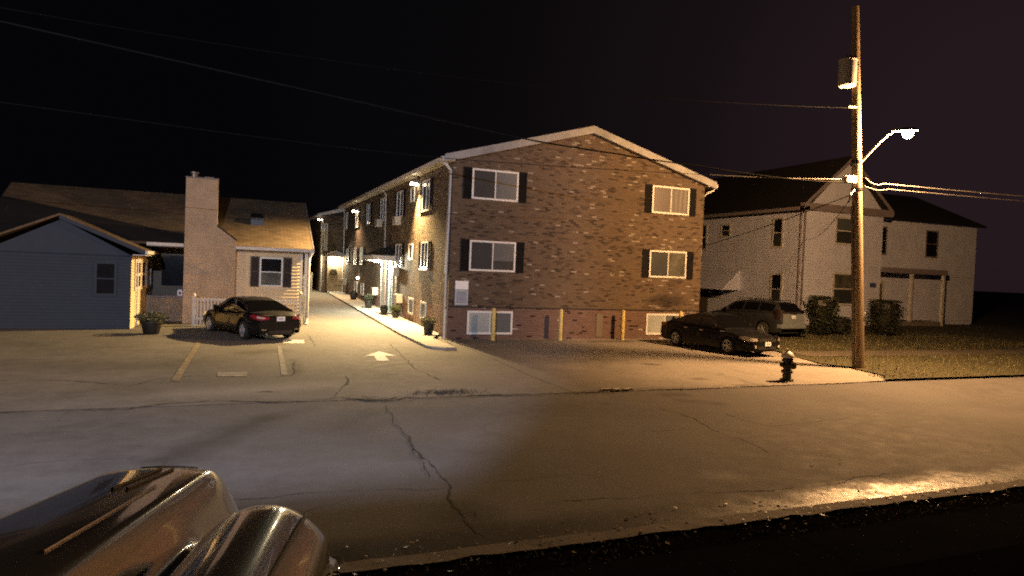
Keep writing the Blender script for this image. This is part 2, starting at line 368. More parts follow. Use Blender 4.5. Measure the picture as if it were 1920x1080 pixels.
# seam lip between street and the lots: broken strip of darker asphalt
def ribbon(pts, w, z, jitter=.5, sub=None, ends=True):
    mb = MB(); P2 = []
    for a, b in zip(pts, pts[1:]):
        L_ = math.hypot(b[0]-a[0], b[1]-a[1]); n_ = max(2, int(L_/.085)); ox = oy = 0
        for k in range(n_):
            t = k/n_; e_ = 1 - abs(2*t-1)
            if k: ox = ox*.8 + (random.random()-.5)*.075*jitter; oy = oy*.8 + (random.random()-.5)*.075*jitter
            P2.append((a[0]+(b[0]-a[0])*t + ox*(.4+e_), a[1]+(b[1]-a[1])*t + oy*(.4+e_)))
    P2.append(pts[-1]); n = len(P2); rows = []; ph = random.random()*9
    for k, p in enumerate(P2):
        q0, q1 = P2[max(k-2, 0)], P2[min(k+2, n-1)]; dx, dy = q1[0]-q0[0], q1[1]-q0[1]; l = math.hypot(dx, dy) or 1
        ww = w * (.12 + .9*(.5+.5*math.sin(k*.21+ph))*random.random() + .5*random.random()**4) * (min(1, (k+.25)/6, (n-1-k+.25)/6) if ends else 1)
        px, py = p
        rows.append([(px - dy/l*ww/2, py + dx/l*ww/2, z + gh(py)), (px + dy/l*ww/2, py - dx/l*ww/2, z + gh(py))])
    return mb.grid(rows)
seam = [(-14, 15.0), (-9, 14.7), (-4, 14.6), (-1.69,14.52),(-1.19,14.88),(-.72,14.96),(-.04,15.05),(.76,14.74),(1.39,14.73),(1.93,14.81),(2.29,14.99),(2.8,14.65),(3.27,14.45),(3.63,14.75),(4.06,14.55),(4.81,14.6),(5.75,14.7),(6.59,14.49),(7.75,14.57),(8.88,14.74),(9.48,14.71),(11,14.6),(12.9,14.66),(14.5,14.7),(16.5,14.66),(18.2,14.85)]
CR = [([p for p in seam], .085, .6), ([(2.27,14.87),(2.69,14.67),(3.11,14.48),(3.47,14.84),(3.78,14.85)], .30, .35),
      ([(3.04,14.03),(2.86,12.56),(2.84,11.64),(2.8,10.97),(2.69,10.4),(2.69,9.97),(2.64,9.47),(2.57,8.98)], .045, .7),
      ([(2.76,10.81),(2.78,10.22),(2.82,9.82),(2.78,9.28),(2.79,8.85),(2.77,8.57),(2.64,8.28),(2.58,7.89),(2.6,7.55),(2.58,7.26),(2.64,6.8)], .06, .8),
      ([(2.61,7.58),(2.74,7.65),(2.79,7.68),(2.75,7.38)], .06, .8),
      ([(-6,9.0),(-2,8.85),(.31,8.79),(.87,8.85),(1.39,8.81),(2.05,8.72),(2.77,8.57)], .022, .8),
      ([(8.88,13.43),(8.84,12.94),(8.87,12.18),(8.91,11.59),(8.64,10.73),(8.64,10.13),(8.63,9.69),(8.48,8.99),(8.52,8.81)], .035, .7),
      ([(10.1,12.4),(9.85,11.09),(10.06,10.56),(11.18,10.71),(12.63,10.93)], .018, .9), ([(3.7,7.68),(4.46,7.67),(5.44,7.56),(6.47,7.41),(7.55,7.36)], .02, .9),
      ([(6.99,10.79),(8.08,10.81),(8.67,10.77)], .016, .9), ([(7.65,7.26),(8.73,7.49),(9.76,7.5)], .03, .9)]
for pts, w, j in CR[:1] + CR[2:]: struct('road_crack', ribbon(pts, w, .018 if pts[0][1] > 14 else .004, j), M['crack'], road)
for off in (.16, -.14): struct('road_crack', ribbon([(x + .3, y + off) for x, y in seam[6:23]], .03, .018, 1.2), M['crack'], road)
struct('pothole', ribbon(*CR[1][:2], .022, .35), M['crack'], road)
for pts, w in (([(2.81,18.07),(2.76,17.07),(2.44,16.01),(2.13,15.08)], .06), ([(1.5,16.73),(2.0,16.36),(2.28,16.17),(2.44,16.01)], .04), ([(-1.99,16.99),(-1.56,17.93),(-.9,18.31),(-.43,18.25)], .07),
               ([(.97,17.89),(1.49,18.07),(1.62,18.49),(1.66,19.42),(1.8,20.66)], .06), ([(5.46,25.0),(5.2,22),(4.87,18.6),(5.07,16.74)], .035), ([(2.93,28.8),(2.85,26),(2.78,24.26)], .05), ([(-6,18.4),(-3.5,18.1),(-1.99,17.2)], .06), ([(.5,15.9),(.8,15.95),(1.2,15.85)], .16)):
    struct('driveway_crack', ribbon(pts, w, .014, .8), M['crack'], lot)
# painted marks on the lots
def mark(name, poly, m, z=.017): struct(name, MB().face([(x, y, z) for x, y in poly]), m, lot)
mark('painted_arrow', [(4.66,22.75),(3.98,21.62),(4.28,21.66),(4.14,20.5),(4.50,20.48),(4.62,21.66),(4.98,21.58)], M['paint_white'])
mark('painted_bar', [(-.22,18.13),(.46,18.05),(.48,18.75),(-.22,18.83)], M['paint_faded'])
mark('painted_bar', [(1.78,25.2),(2.5,25.15),(2.58,26.2),(1.84,26.3)], M['paint_white'])
mark('parking_line', [(-1.2,17.6),(-1.02,17.6),(-.82,26.0),(-.98,26.0)], M['paint_yellow'])
mark('parking_line', [(1.27,18.2),(1.42,18.2),(1.66,24.4),(1.54,24.4)], M['paint_faded'])
0 and struct('asphalt_patch', ribbon([(-40,7.9),(-10,7.95),(-4,7.9),(0,7.85),(1.2,7.8),(2.2,7.7)], 1.25, .0025, .03, 2, False), M['patch'], road)
# raised concrete walk with its edge along the apartment block
w = MB(); rows = []
for y in (22.9, 23.3, 23.7, 26, 28, 40, 55.6):
    e = 6.5 + (y-23.3)*.0155 + (.5 if y < 23.2 else .12 if y < 23.6 else 0); z = gh(y)
    rows.append([(e, y, z - .02), (e, y, z + .10), (e + .05, y, z + .115), (8.3 if y > 26.5 else 7.4, y, z + .115)])
w.grid(rows); w.face([rows[0][0], rows[0][1], rows[0][2], rows[0][3], (7.4, 22.9, -.02)]); w.face([(7.4,22.9,.115),(7.4,22.9,-.02),(8.0,26.5,-.02),(8.0,26.5,.03)])
struct('walkway', w, M['walk'])
struct('walkway_joint', ribbon([(6.52 + (y-23.3)*.0155, y) for y in range(24, 55, 2)], .10, .008, .15), M['crack'], lot)
# near kerb, verge, pavement and the raised drive the photographer stands on
kb = MB(); rows = []
for k in range(-120, 241):
    x = k*.25; j = lambda s=.012: (random.random()-.5)*s
    rows.append([(x, 6.46+j(.03), -.02), (x, 6.45+j(.04), .085+j()), (x, 6.40+j(.03), .12+j()), (x, 6.17+j(.05), .125+j(.02)), (x, 6.15, .05)])
kb.grid(rows); struct('kerb', kb, M['kerb'])
vg = MB(); rows = []
for k in range(-160, 321):
    x = k*.2; rows.append([(x, y, .10 + (random.random()-.4)*.035 - (.02 if q == 3 else 0)) for q, y in enumerate((5.68, 5.85, 6.02, 6.16))])
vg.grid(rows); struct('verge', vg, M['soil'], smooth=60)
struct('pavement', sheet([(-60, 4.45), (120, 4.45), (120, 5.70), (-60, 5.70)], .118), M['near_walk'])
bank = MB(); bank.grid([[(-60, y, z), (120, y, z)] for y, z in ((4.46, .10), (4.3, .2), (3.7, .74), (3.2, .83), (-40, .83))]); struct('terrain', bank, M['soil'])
# lawn of the pale house
lawn = [(18.45,14.95),(18.9,15.05),(60,15.3),(160,15.3),(160,90),(21.3,90),(21.3,27.3),(20.75,21.7),(20.0,20.2),(19.55,18.45),(19.75,17.2),(19.3,15.55)]
lm = MB(); lm.face([(x, y, .03) for x, y in lawn if y <= 28] + []) if False else None
lm.face([(18.45,14.95,.03),(18.9,15.0,.03),(60,15.2,.03),(160,15.2,.03),(160,28,.03),(21.3,28,.03),(20.75,21.7,.03),(20.0,20.2,.03),(19.55,18.45,.03),(19.75,17.2,.03),(19.3,15.55,.03)])
lm.face([(21.3,28,.03),(160,28,.03),(160,90,.03+gh(90)),(21.3,90,.03+gh(90))]); struct('lawn', lm, M['grass_ground'])
struct('sidewalk', MB().face([(20.7,20.0,.04),(90,19.6,.04),(90,21.1,.04),(21.1,21.6,.04)]), M['path'])
gm = MB(); rnd = random.Random(3)
def blade(mb, x, y, z, h, l):
    a = rnd.random()*6.28; dx, dy = math.cos(a), math.sin(a); w_ = .006 + .006*rnd.random()
    mb.f.append([mb.pt((x - dy*w_, y + dx*w_, z)), mb.pt((x + dy*w_, y - dx*w_, z)), mb.pt((x + dx*l, y + dy*l, z + h))])
for k in range(16000):
    x = 18.6 + 22*rnd.random()**1.6; y = 15.1 + rnd.random()*14
    if x < 19.9 + max(0, (y - 18.4)*.28) and y > 15.6 and not (y < 16.5 and x > 19.4): continue
    if 19.9 < y < 21.4: continue
    blade(gm, x, y, .03, .05 + .07*rnd.random(), .06*rnd.random())
gr = part('grass', gm, M['foliage_dry'], kind='stuff'); gr['label'] = 'short dry grass on the lawn beside the hydrant'
vm = MB()
for k in range(4000): blade(vm, -3 + 24*rnd.random(), 5.70 + .46*rnd.random(), .10, .01 + .035*rnd.random(), .05*rnd.random())
gr = part('weeds', vm, P('black_weeds', (.005,.005,.003), .9, var=.5), kind='stuff'); gr['label'] = 'dark weeds growing along the near kerb'
lf = MB()
for k in range(420):
    x = .5 + 12*rnd.random(); y = 6.05 + rnd.random()**1.2*1.0 - (.2 if rnd.random() < .2 else 0); s = .012 + .03*rnd.random()**2; a = rnd.random()*6.28
    z = (.135 if y < 6.42 else .012) + .01*rnd.random()
    c, d = math.cos(a)*s, math.sin(a)*s; t = (rnd.random()-.3)*s
    lf.face([(x-c, y-d, z), (x+d*.6, y-c*.6, z+t*.6), (x+c, y+d, z+t), (x-d*.6, y+c*.6, z)])
gr = part('fallen_leaves', lf, P('pale_leaf_litter', (.16,.12,.08), .5, var=.7, scale=20), kind='stuff'); gr['label'] = 'scattered leaves and litter lying in the wet gutter'
bits = MB()
for x, y, s in ((8.62,8.18,.05),(9.2,8.16,.035),(5.0,6.3,.05),(6.3,6.75,.05),(3.9,6.35,.045)):
    bits.face([(x-s, y, .03), (x, y-s*.8, .045), (x+s, y+.01, .03), (x, y+s*.7, .05)])
for (x, y, s) in ((8.62,8.18,.05),(9.2,8.16,.035)): pass
part('litter', bits, M['paint_white'], kind='stuff')['label'] = 'pale scraps of paper lying on the street'
# weeds and rubble on the seam
wm = MB()
for k in range(420):
    a = rnd.gauss(0, .40); b_ = rnd.gauss(0, .16); blade(wm, 4.75 + a, 15.15 + b_, .01, .02 + .06*rnd.random(), .12*rnd.random())
wd_ = part('weeds', wm, P('dead_weed', (.05,.045,.035), .9, var=.5), kind='stuff'); wd_['label'] = 'dead weeds growing from the seam at the mouth of the drive'
rb = MB()
for k in range(14):
    x = 8.6 + .9*rnd.random(); y = 14.62 + .14*rnd.random(); s = .05 + .06*rnd.random()
    rb.box(x-s, x+s, y-s*.6, y+s*.6, .005, .02 + s*.5)
tag(part('broken_kerb_chunk', rb, M['walk'], bevel=.012), 'pale broken concrete chunk lying on the seam between street and parking pad', 'rubble')

# ================================================================== APARTMENT BLOCK
AX, AY = 8.16, 26.57; BW = 12.3; YE = 55.0; EZ = 7.3; PZ = 9.05
OFF = (AX, AY, 0)
apt = thing('apartment_building', 'three storey mottled brown brick apartment block with white gable trim and black shutters', 'apartment building', OFF)
def B(): return MB(OFF)
wall = B(); xr = AX + BW
front = [(AX, AY, -.1), (xr, AY, -.1), (xr, AY, EZ), (AX + BW/2, AY, PZ), (AX, AY, EZ)]
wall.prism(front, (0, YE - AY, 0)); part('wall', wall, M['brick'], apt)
# wing at the back of the drive
WX = 6.55
wg = B().box(WX, 16, YE, 67, -.1, 6.75); part('wing_wall', wg, M['brick'], apt)
rf = B(); ov = .42
def roofplane(mb, xe, ze, xp, zp, y0, y1, th=.14):
    mb.hexa([(xe, y0, ze), (xp, y0, zp), (xp, y1, zp), (xe, y1, ze), (xe, y0, ze+th), (xp, y0, zp+th), (xp, y1, zp+th), (xe, y1, ze+th)])
sl = (PZ - EZ)/(BW/2)
roofplane(rf, AX-ov, EZ - sl*ov + .03, AX+BW/2, PZ + .03, AY-.28, YE+.3); roofplane(rf, xr+ov, EZ - sl*ov + .03, AX+BW/2, PZ+.03, AY-.28, YE+.3)
part('roof', rf, M['shingle'], apt)
rk = B()     # white rake boards on the gable
for sgn, xe in ((1, AX-ov-.03), (-1, xr+ov+.03)):
    ze = EZ - sl*ov + .02; xp = AX+BW/2
    rk.prism([(xe, AY-.31, ze-.15), (xp, AY-.31, PZ-.13), (xp, AY-.31, PZ+.18), (xe, AY-.31, ze+.16)], (0, .025, 0))
    rk.prism([(xe, AY-.283, ze-.13), (xp, AY-.283, PZ-.10), (xp, AY-.283, PZ-.075), (xe, AY-.283, ze-.105)], (0, .28, 0))
part('rake_board', rk, M['rake'], apt)
sf = B(); sf.box(AX-ov, AX-.002, AY-.25, YE, EZ-.16, EZ-.13); sf.box(xr+.002, xr+ov, AY-.25, YE, EZ-.16, EZ-.13); part('soffit', sf, M['trim'], apt)
for x0 in (AX-ov-.13, xr+ov+.0):
    gt = B(); gt.prism([(x0+.02, AY-.27, EZ-.19), (x0+.11, AY-.27, EZ-.19), (x0+.13, AY-.27, EZ-.03), (x0, AY-.27, EZ-.03)], (0, YE-AY+.2, 0)); part('gutter', gt, M['trim'], apt)
# wing roof
wr = B(); wr.prism([(WX-.35, YE-.25, 6.55), (16, YE-.25, 6.55), (16, YE-.25, 7.6), (9.4, YE-.25, 7.6)], (0, 12.5, 0)); part('wing_roof', wr, M['shingle'], apt)
wk = B(); wk.prism([(WX-.4, YE-.29, 6.42), (8.25, YE-.29, 6.95), (8.25, YE-.29, 7.25), (WX-.4, YE-.29, 6.62)], (0, .03, 0)); wk.box(WX-.35, WX, YE-.25, 67, 6.5, 6.54); wk.box(WX-.45, WX-.36, YE-.25, 67, 6.45, 6.6)
part('rake_board', wk, M['trim'], apt)
# dark flashing course
fl = B().box(AX-.012, xr+.012, AY-.035, AY+.02, 1.30, 1.345); part('flashing', fl, M['chain'], apt)
# downspouts
def downspout(pts, r=.05): part('downspout', B().tube(pts, r, 6), M['trim'], apt, smooth=50)
downspout([(AX-ov-.06, AY+.25, EZ-.1), (AX-.25, AY+.15, EZ-.28), (AX-.075, AY+.12, EZ-.5), (AX-.075, AY+.12, 1.2), (AX-.085, AY+.1, .06), (AX-.2, AY-.05, .03)], .062)
downspout([(AX-ov-.06, 39.1, EZ-.1), (AX-.22, 39, EZ-.25), (AX-.07, 39, EZ-.5), (AX-.07, 39, 3.6)])
downspout([(AX-ov-.06, 54.4, EZ-.1), (AX-.2, 54.4, EZ-.3), (AX-.07, 54.4, EZ-.5), (AX-.07, 54.4, .6)])
downspout([(WX-.4, YE-.05, 6.4), (WX-.12, YE-.1, 6.1), (WX-.07, YE-.1, 5.8), (WX-.07, YE-.1, .55)], .07)
downspout([(xr+ov+.06, AY-.1, EZ-.14), (xr+ov+.02, AY-.08, EZ-.3), (xr+.12, AY-.05, EZ-.45), (xr+.06, AY+.2, EZ-.62), (xr+.06, AY+.2, .1)])
part('conduit', B().box(AX-.08, AX-.003, AY+.32, AY+.44, 2.65, 5.15), M['trim_dim'], apt)

def shutter_mesh(mb, u0, u1, z0, z1, place, louv=.055):
    # frame stiles + slanted louvres; place(u, depth, z) -> point; depth grows outwards
    def bx(a, b, c, d, d0, d1): mb.hexa([place(a,d0,c),place(b,d0,c),place(b,d1,c),place(a,d1,c),place(a,d0,d),place(b,d0,d),place(b,d1,d),place(a,d1,d)])
    e = .045
    bx(u0, u0+e, z0, z1, .003, .042); bx(u1-e, u1, z0, z1, .003, .042)
    bx(u0+e, u1-e, z0, z0+e, .003, .040); bx(u0+e, u1-e, z1-e, z1, .003, .040); bx(u0+e, u1-e, (z0+z1)/2-.025, (z0+z1)/2+.025, .003, .039)
    bx(u0+e, u1-e, z0+e, z1-e, .003, .010)
    z = z0 + e + .01
    while z < z1 - e - louv:
        mb.face([place(u0+e,.034,z), place(u1-e,.034,z), place(u1-e,.012,z+louv*.9), place(u0+e,.012,z+louv*.9)]); z += louv
def window(parent, off, place, u0, u1, z0, z1, panes, fmat, sw=0, frame=.06, split='v', sill=False, depth=.035, smat=None, meet=.022, fullframe=True):
    """frame as the window part, each pane a sub-part, shutters their own parts"""
    def bx(mb, a, b, c, d, d0, d1): mb.hexa([place(a,d0,c),place(b,d0,c),place(b,d1,c),place(a,d1,c),place(a,d0,d),place(b,d0,d),place(b,d1,d),place(a,d1,d)])
    mb = MB(off); f = frame
    bx(mb, u0, u0+f, z0, z1, .002, depth); bx(mb, u1-f, u1, z0, z1, .002, depth); bx(mb, u0+f, u1-f, z0, z0+f, .002, depth-.002); bx(mb, u0+f, u1-f, z1-f, z1, .002, depth-.002)
    um, zm = (u0+u1)/2, (z0+z1)/2
    if split == 'v': bx(mb, um-meet, um+meet, z0+f, z1-f, .002, depth-.006)
    elif split == 'h': bx(mb, u0+f, u1-f, zm-meet, zm+meet, .002, depth-.006)
    if sill: bx(mb, u0-.06, u1+.06, z0-.07, z0-.002, .002, depth+.05)
    w_ = part('window', mb, fmat, parent)
    if split == 'v': cells = [(u0+f, um-meet, z0+f, z1-f), (um+meet, u1-f, z0+f, z1-f)]
    elif split == 'h': cells = [(u0+f, u1-f, zm+meet, z1-f), (u0+f, u1-f, z0+f, zm-meet)]
    else: cells = [(u0+f, u1-f, z0+f, z1-f)]
    for k, c in enumerate(cells):
        q = MB(off); d = .012 + .004*k
        bx(q, c[0], c[1], c[2], c[3], .002, d); part('pane', q, panes[k % len(panes)], w_)
    if sw:
        for a, b in ((u0-sw-.015, u0-.015), (u1+.015, u1+sw+.015)):
            q = MB(off); shutter_mesh(q, a, b, z0-.02, z1+.02, place); part('shutter', q, smat or M['shutter'], parent)
    return w_
FRONT = lambda u, d, z: (u, AY - d, z)
SIDE = lambda u, d, z: (AX - d, u, z)
for (u0, u1, z0, z1, pn) in ((8.97,11.0,5.72,6.96,('blind_dark','blind_grey')), (8.97,11.0,2.80,4.05,('blind_dark','blind_half')), (17.58,19.6,5.74,6.99,('blind_warm','curtain_fold')), (17.58,19.6,2.82,4.06,('blind_dark','curtain_green'))):
    window(apt, OFF, FRONT, u0, u1, z0, z1, [M[q] for q in pn], M['vinyl'], .36, .075)
window(apt, OFF, FRONT, 8.98, 10.98, .2, 1.17, [M['blind_white'], M['screen']], M['vinyl'], 0, .085)
window(apt, OFF, FRONT, 17.55, 19.55, .2, 1.17, [M['blind_white'], M['screen']], M['vinyl'], 0, .085)
part('bollard_shadow', B().box(14.98, 15.3, AY-.02, AY+.01, .1, 1.1), M['siding_dark'], apt)  # brown strip standing in for the third bollard's shadow on the brick
# drive side windows
for (u, wdt, z0, z1, sw) in ((30.5,1.25,5.4,6.82,.42),(35.72,1.5,5.42,6.78,.42),(40.1,1.3,5.42,6.78,.4),(44.6,1.3,5.42,6.78,.4),(48.95,1.2,5.42,6.78,.4),(53.4,1.0,5.42,6.78,.4),
                             (30.4,1.2,2.8,4.02,.42),(35.65,1.4,2.82,4.02,.42),(46.6,1.1,2.82,4.02,.4),(49.1,1.2,2.82,4.02,.4),(52.6,1.0,2.82,4.02,.4)):
    window(apt, OFF, SIDE, u-wdt/2, u+wdt/2, z0, z1, [M['blind_dark'], M['dark_pane']], M['vinyl'], sw, .07, sill=(u in (30.4,)), depth=.05)
for (u, wdt, z0, z1) in ((33.05,.75,3.2,3.98),(33.05,.75,6.0,6.75)): window(apt, OFF, SIDE, u-wdt/2, u+wdt/2, z0, z1, [M['dark_pane']], M['vinyl'], 0, .07, split='', depth=.05)
for u in (30.3, 32.6, 46.0, 48.5): window(apt, OFF, SIDE, u-.5, u+.5, .45+gh(u), 1.25+gh(u), [M['screen']], M['vinyl'], 0, .09, split='', depth=.05)
for (u, z) in ((35.75,5.02),(40.55,5.12),(35.75,2.35),(34.8,1.0),(41.1,1.1),(53.0,1.3)):
    q = B().box(AX-.32, AX-.004, u-.34, u+.34, z-.02, z+.42); a = part('air_conditioner', q, M['ac'], apt, bevel=.02)
    gl = B()
    for k in range(7): gl.box(AX-.33, AX-.322, u-.3, u+.3, z+.04+k*.05, z+.06+k*.05)
    part('grille', gl, M['trim_dim'], a)
# entrance canopy with door, sidelight and posts
CY0, CY1, CX = 36.4, 39.2, 6.95
cz = 3.12
cn = B(); cn.box(CX, AX-.003, CY0, CY1, cz, cz+.2); cn.box(CX-.06, AX-.003, CY0-.06, CY1+.06, cz+.2, cz+.27); canopy = part('canopy', cn, M['trim'], apt)
ch = B(); xm = (CX+AX)/2 + .25; ym = (CY0+CY1)/2
ch.face([(CX-.06,CY0-.06,cz+.272),(AX-.003,CY0-.06,cz+.272),(AX-.003,ym-.3,cz+.75),(xm,ym-.3,cz+.72)]); ch.face([(CX-.06,CY0-.06,cz+.272),(xm,ym-.3,cz+.72),(xm,ym+.3,cz+.72),(CX-.06,CY1+.06,cz+.272)]); ch.face([(CX-.06,CY1+.06,cz+.272),(xm,ym+.3,cz+.72),(AX-.003,ym+.3,cz+.75),(AX-.003,CY1+.06,cz+.272)]); ch.face([(xm,ym-.3,cz+.72),(AX-.003,ym-.3,cz+.75),(AX-.003,ym+.3,cz+.75),(xm,ym+.3,cz+.72)])
part('canopy_roof', ch, M['shingle'], canopy)
for x, y in ((7.72, 37.55), (7.80, 36.75)):
    part('canopy_post', B().box(x-.06, x+.06, y-.06, y+.06, gh(y)+.11, cz-.002), M['trim'], apt, bevel=.01)
part('canopy_lamp', B().lathe([(.02,cz-.10),(.14,cz-.09),(.16,cz-.003)], (7.45,37.9,0), 16), M['canopy_glow'], canopy)
dr = B().box(AX-.05, AX-.003, 36.75, 37.75, .3, 2.6); door = part('door', dr, M['teal_door'], apt); 
q = B()
for a, b, c, d in ((36.62,36.75,.3,2.75),(37.75,37.88,.3,2.75),(36.75,37.75,2.6,2.75)): q.box(AX-.09, AX-.003, a, b, c, d)
part('door_frame', q, M['vinyl'], door); part('handle', B().box(AX-.10, AX-.05, 37.62, 37.68, 1.2, 1.5), M['chrome'], door)
part('doorstep', B().box(7.35, AX-.003, 36.2, 39.6, .2, .36), M['walk'], apt)
# wing porch: pale panel wall under a little gable
part('porch_wall', B().box(6.98, 8.12, YE-.10, YE-.003, .4, 3.35), M['block'], apt)
q = B(); q.prism([(6.8, YE-.9, 3.35), (8.3, YE-.9, 3.35), (8.3, YE-.9, 3.5), (7.5, YE-.9, 3.85), (6.8, YE-.9, 3.5)], (0, .88, 0)); part('porch_roof', q, M['trim_dim'], apt)
part('porch_lamp', B().box(7.42, 7.62, YE-.3, YE-.12, 3.22, 3.345), M['canopy_glow'], apt)
part('wreath', B().lathe([(.20,0),(.28,-.05),(.20,-.1)], (7.45, YE-.105, 2.2), 14, 'y', True), M['foliage_dark'], apt)
window(apt, OFF, lambda u, d, z: (u, YE - d, z), 6.66, 6.92, 3.8, 5.9, [M['screen']], M['trim'], 0, .05, split='')
# wall lamps
def wall_lamp(x, y, z, power, col=(1., .66, .27), size=1.):
    q = B(); q.prism([(x-.02, y-.14*size, z+.20), (x-.36, y-.14*size, z+.15), (x-.38, y-.14*size, z+.06), (x-.02, y-.14*size, z+.0)], (0, .28*size, 0)); a = part('wall_lamp', q, M['grey_metal'], apt)
    part('lamp_lens', B().box(x-.355, x-.05, y-.12*size, y+.12*size, z-.05, z+.035), M['wallpack'], a)
    p_ = Vector((x-.30 - OFF[0], y - OFF[1], z-.12)); o = spot('wall_lamp_light', p_, p_ + Vector((-.55,-.30,-1.)), power, col, 122, 1., .06); o.parent = apt
wall_lamp(AX, 32.1, 6.78, 21000); wall_lamp(AX, 48.85, 6.55, 3500, (1.,.60,.30)); wall_lamp(WX, YE+.25, 6.2, 4000, (1.,.75,.4))
for nm, l, p, c in (('canopy_light', (7.45,37.9,cz-.22), 2000, (1.,.90,.62)), ('porch_light', (7.5,YE-.35,3.12), 330, (1.,.85,.55))):
    o = point(nm, (l[0]-OFF[0], l[1]-OFF[1], l[2]), p, c, .08); o.parent = apt
part('lamp_lens', B().box(AX-.1, AX-.01, 47.6, 47.8, 1.85, 1.98), M['wallpack'], apt)

# notice board on the front wall
sg = thing('wall_sign', 'white notice above a framed grey panel on the front brick wall beside the downspout', 'sign', (8.69, AY, 1.37))
SO = (8.69, AY, 1.37)
part('sign_header', MB(SO).box(8.42, 8.97, AY-.05, AY-.003, 2.03, 2.37), M['sign_white'], sg)
pn = part('sign_panel', MB(SO).box(8.41, 8.98, AY-.045, AY-.003, 1.38, 2.025), M['sign_grey'], sg)
q = MB(SO)
for a, b, c, d in ((8.43,8.96,1.96,2.0),(8.43,8.47,1.42,1.96),(8.92,8.96,1.42,1.96),(8.47,8.92,1.42,1.46)): q.box(a, b, AY-.049, AY-.0452, c, d)
part('sign_border', q, M['sign_lines'], pn)
# bollards
for k, (x, y) in enumerate(((9.92,26.0),(12.98,26.05),(16.05,26.1),(19.1,26.1))):
    o = part('bollard', MB((x,y,0)).lathe([(.085,0),(.085,1.22),(.078,1.29),(.05,1.33),(.0,1.34)], (x,y,0), 16), M['bollard'], None, smooth=40); o.location = (x, y, 0)
    tag(o, ['yellow steel bollard in front of the white basement window by the notice board', 'yellow steel bollard standing alone before the blank middle of the brick wall', 'yellow steel bollard next to the painted shadow strip on the brick wall', 'yellow steel bollard behind the black sedan at the far basement window'][k], 'bollard', 'yellow bollards along the brick wall')

# ================================================================== plants in pots
def leaves(mb, c, rad, n, size, rng, shape=None):
    for k in range(n):
        while True:
            p = Vector((rng.uniform(-1,1), rng.uniform(-1,1), rng.uniform(-1,1)))
            if p.length < 1 and p.length > .35: break
        q = Vector((c[0]+p.x*rad[0], c[1]+p.y*rad[1], c[2]+p.z*rad[2]))
        if shape: q = shape(p)
        a = Vector((rng.gauss(0,1), rng.gauss(0,1), rng.gauss(0,1))).normalized(); b = a.orthogonal().normalized(); s = size*rng.uniform(.6, 1.4)
        mb.f.append([mb.pt(q - a*s), mb.pt(q + b*s*.45), mb.pt(q + a*s), mb.pt(q - b*s*.45)])
def potted(x, y, h, r, fol, fr, label, m='foliage', grp='plant pots along the drive side of the brick block'):
    z = gh(y) + (.115 if x > 6.6 else .0); t = thing('potted_plant', label, 'potted plant', (x, y, z), 0, grp)
    part('pot', MB().lathe([(r*.68,0),(r*.74,.02),(r*.97,h*.86),(r*1.06,h*.88),(r*1.06,h),(r*.95,h),(r*.9,h*.9)], (0,0,0), 20), M['pot'], t, smooth=45)
    mb = MB(); rg = random.Random(int(x*100+y*10)); leaves(mb, (0,0,h+fol*.45), (fr, fr, fol*.6), int(260+900*fr), .05, rg)
    for k in range(40):
        a = rg.random()*6.28; l = fr*rg.uniform(.5,1.1); mb.tube([(0,0,h*.9),(math.cos(a)*l*.4, math.sin(a)*l*.4, h+fol*.5),(math.cos(a)*l, math.sin(a)*l, h+fol*rg.uniform(.3,1))], [.006,.004,.002], 3, False)
    part('foliage', mb, M[m], t)
potted(7.62, 27.45, .44, .24, .26, .36, 'round leafy plant in a big black pot by the front corner downspout', 'foliage_dry')
potted(7.78, 34.3, .30, .20, .36, .28, 'bushy plant in a pot below the air conditioner near the basement windows', 'foliage')
potted(7.55, 36.0, .34, .22, .14, .20, 'low plant in a black pot just before the white canopy posts', 'foliage_dark')
potted(7.45, 39.9, .42, .24, .40, .26, 'tall dark plant in a black pot behind the entrance canopy', 'foliage_dark')
potted(7.72, 46.8, .46, .26, .10, .20, 'black pot standing far down the drive under the second wall lamp', 'foliage_dark')
potted(-2.62, 28.35, .48, .36, .32, .58, 'wide dark bushy planter on the asphalt by the blue porch', 'foliage_dark', None)

# ================================================================== LEFT HOUSE
HO = (0, 32.4, 0)
house = thing('cream_house', 'cream sided one storey house with brown shingle roof and broad beige chimney', 'house', HO)
def H(): return MB(HO)
def lap_wall(mb, p0, p1, z0, z1, step, out=.032):   # clapboards between two ground points
    d = Vector((p1[0]-p0[0], p1[1]-p0[1], 0)); nrm = Vector((d.y, -d.x, 0)).normalized()
    z = z0
    while z < z1 - 1e-4:
        zz = min(z + step, z1); a = Vector((p0[0], p0[1], 0)); b = Vector((p1[0], p1[1], 0))
        lo, hi = nrm*out, nrm*.002
        mb.face([a+lo+Vector((0,0,z)), b+lo+Vector((0,0,z)), b+hi+Vector((0,0,zz)), a+hi+Vector((0,0,zz))])
        mb.face([a+Vector((0,0,z)), b+Vector((0,0,z)), b+lo+Vector((0,0,z)), a+lo+Vector((0,0,z))])
        z = zz
    mb.face([Vector((p0[0],p0[1],z0)), Vector((p1[0],p1[1],z0)), Vector((p1[0],p1[1],z1)), Vector((p0[0],p0[1],z1))])
HY = 32.4
q = H(); lap_wall(q, (.16,HY), (2.92,HY), .35, 3.3, .15); part('wall', q, M['siding'], house)
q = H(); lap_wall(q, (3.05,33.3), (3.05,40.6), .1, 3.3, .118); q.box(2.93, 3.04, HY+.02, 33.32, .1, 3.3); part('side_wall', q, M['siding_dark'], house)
part('foundation', H().box(-.1, 3.0, HY+.012, HY+.3, -.05, .349), M['foundation'], house)
q = H(); q.box(-8.2, -1.75, 34.45, 34.6, -.05, 3.35); part('rear_wall', H().box(-8.2,3.0,40.5,40.6,-.05,3.3), M['siding_dark'], house); part('porch_wall', q, M['siding_dark'], house)
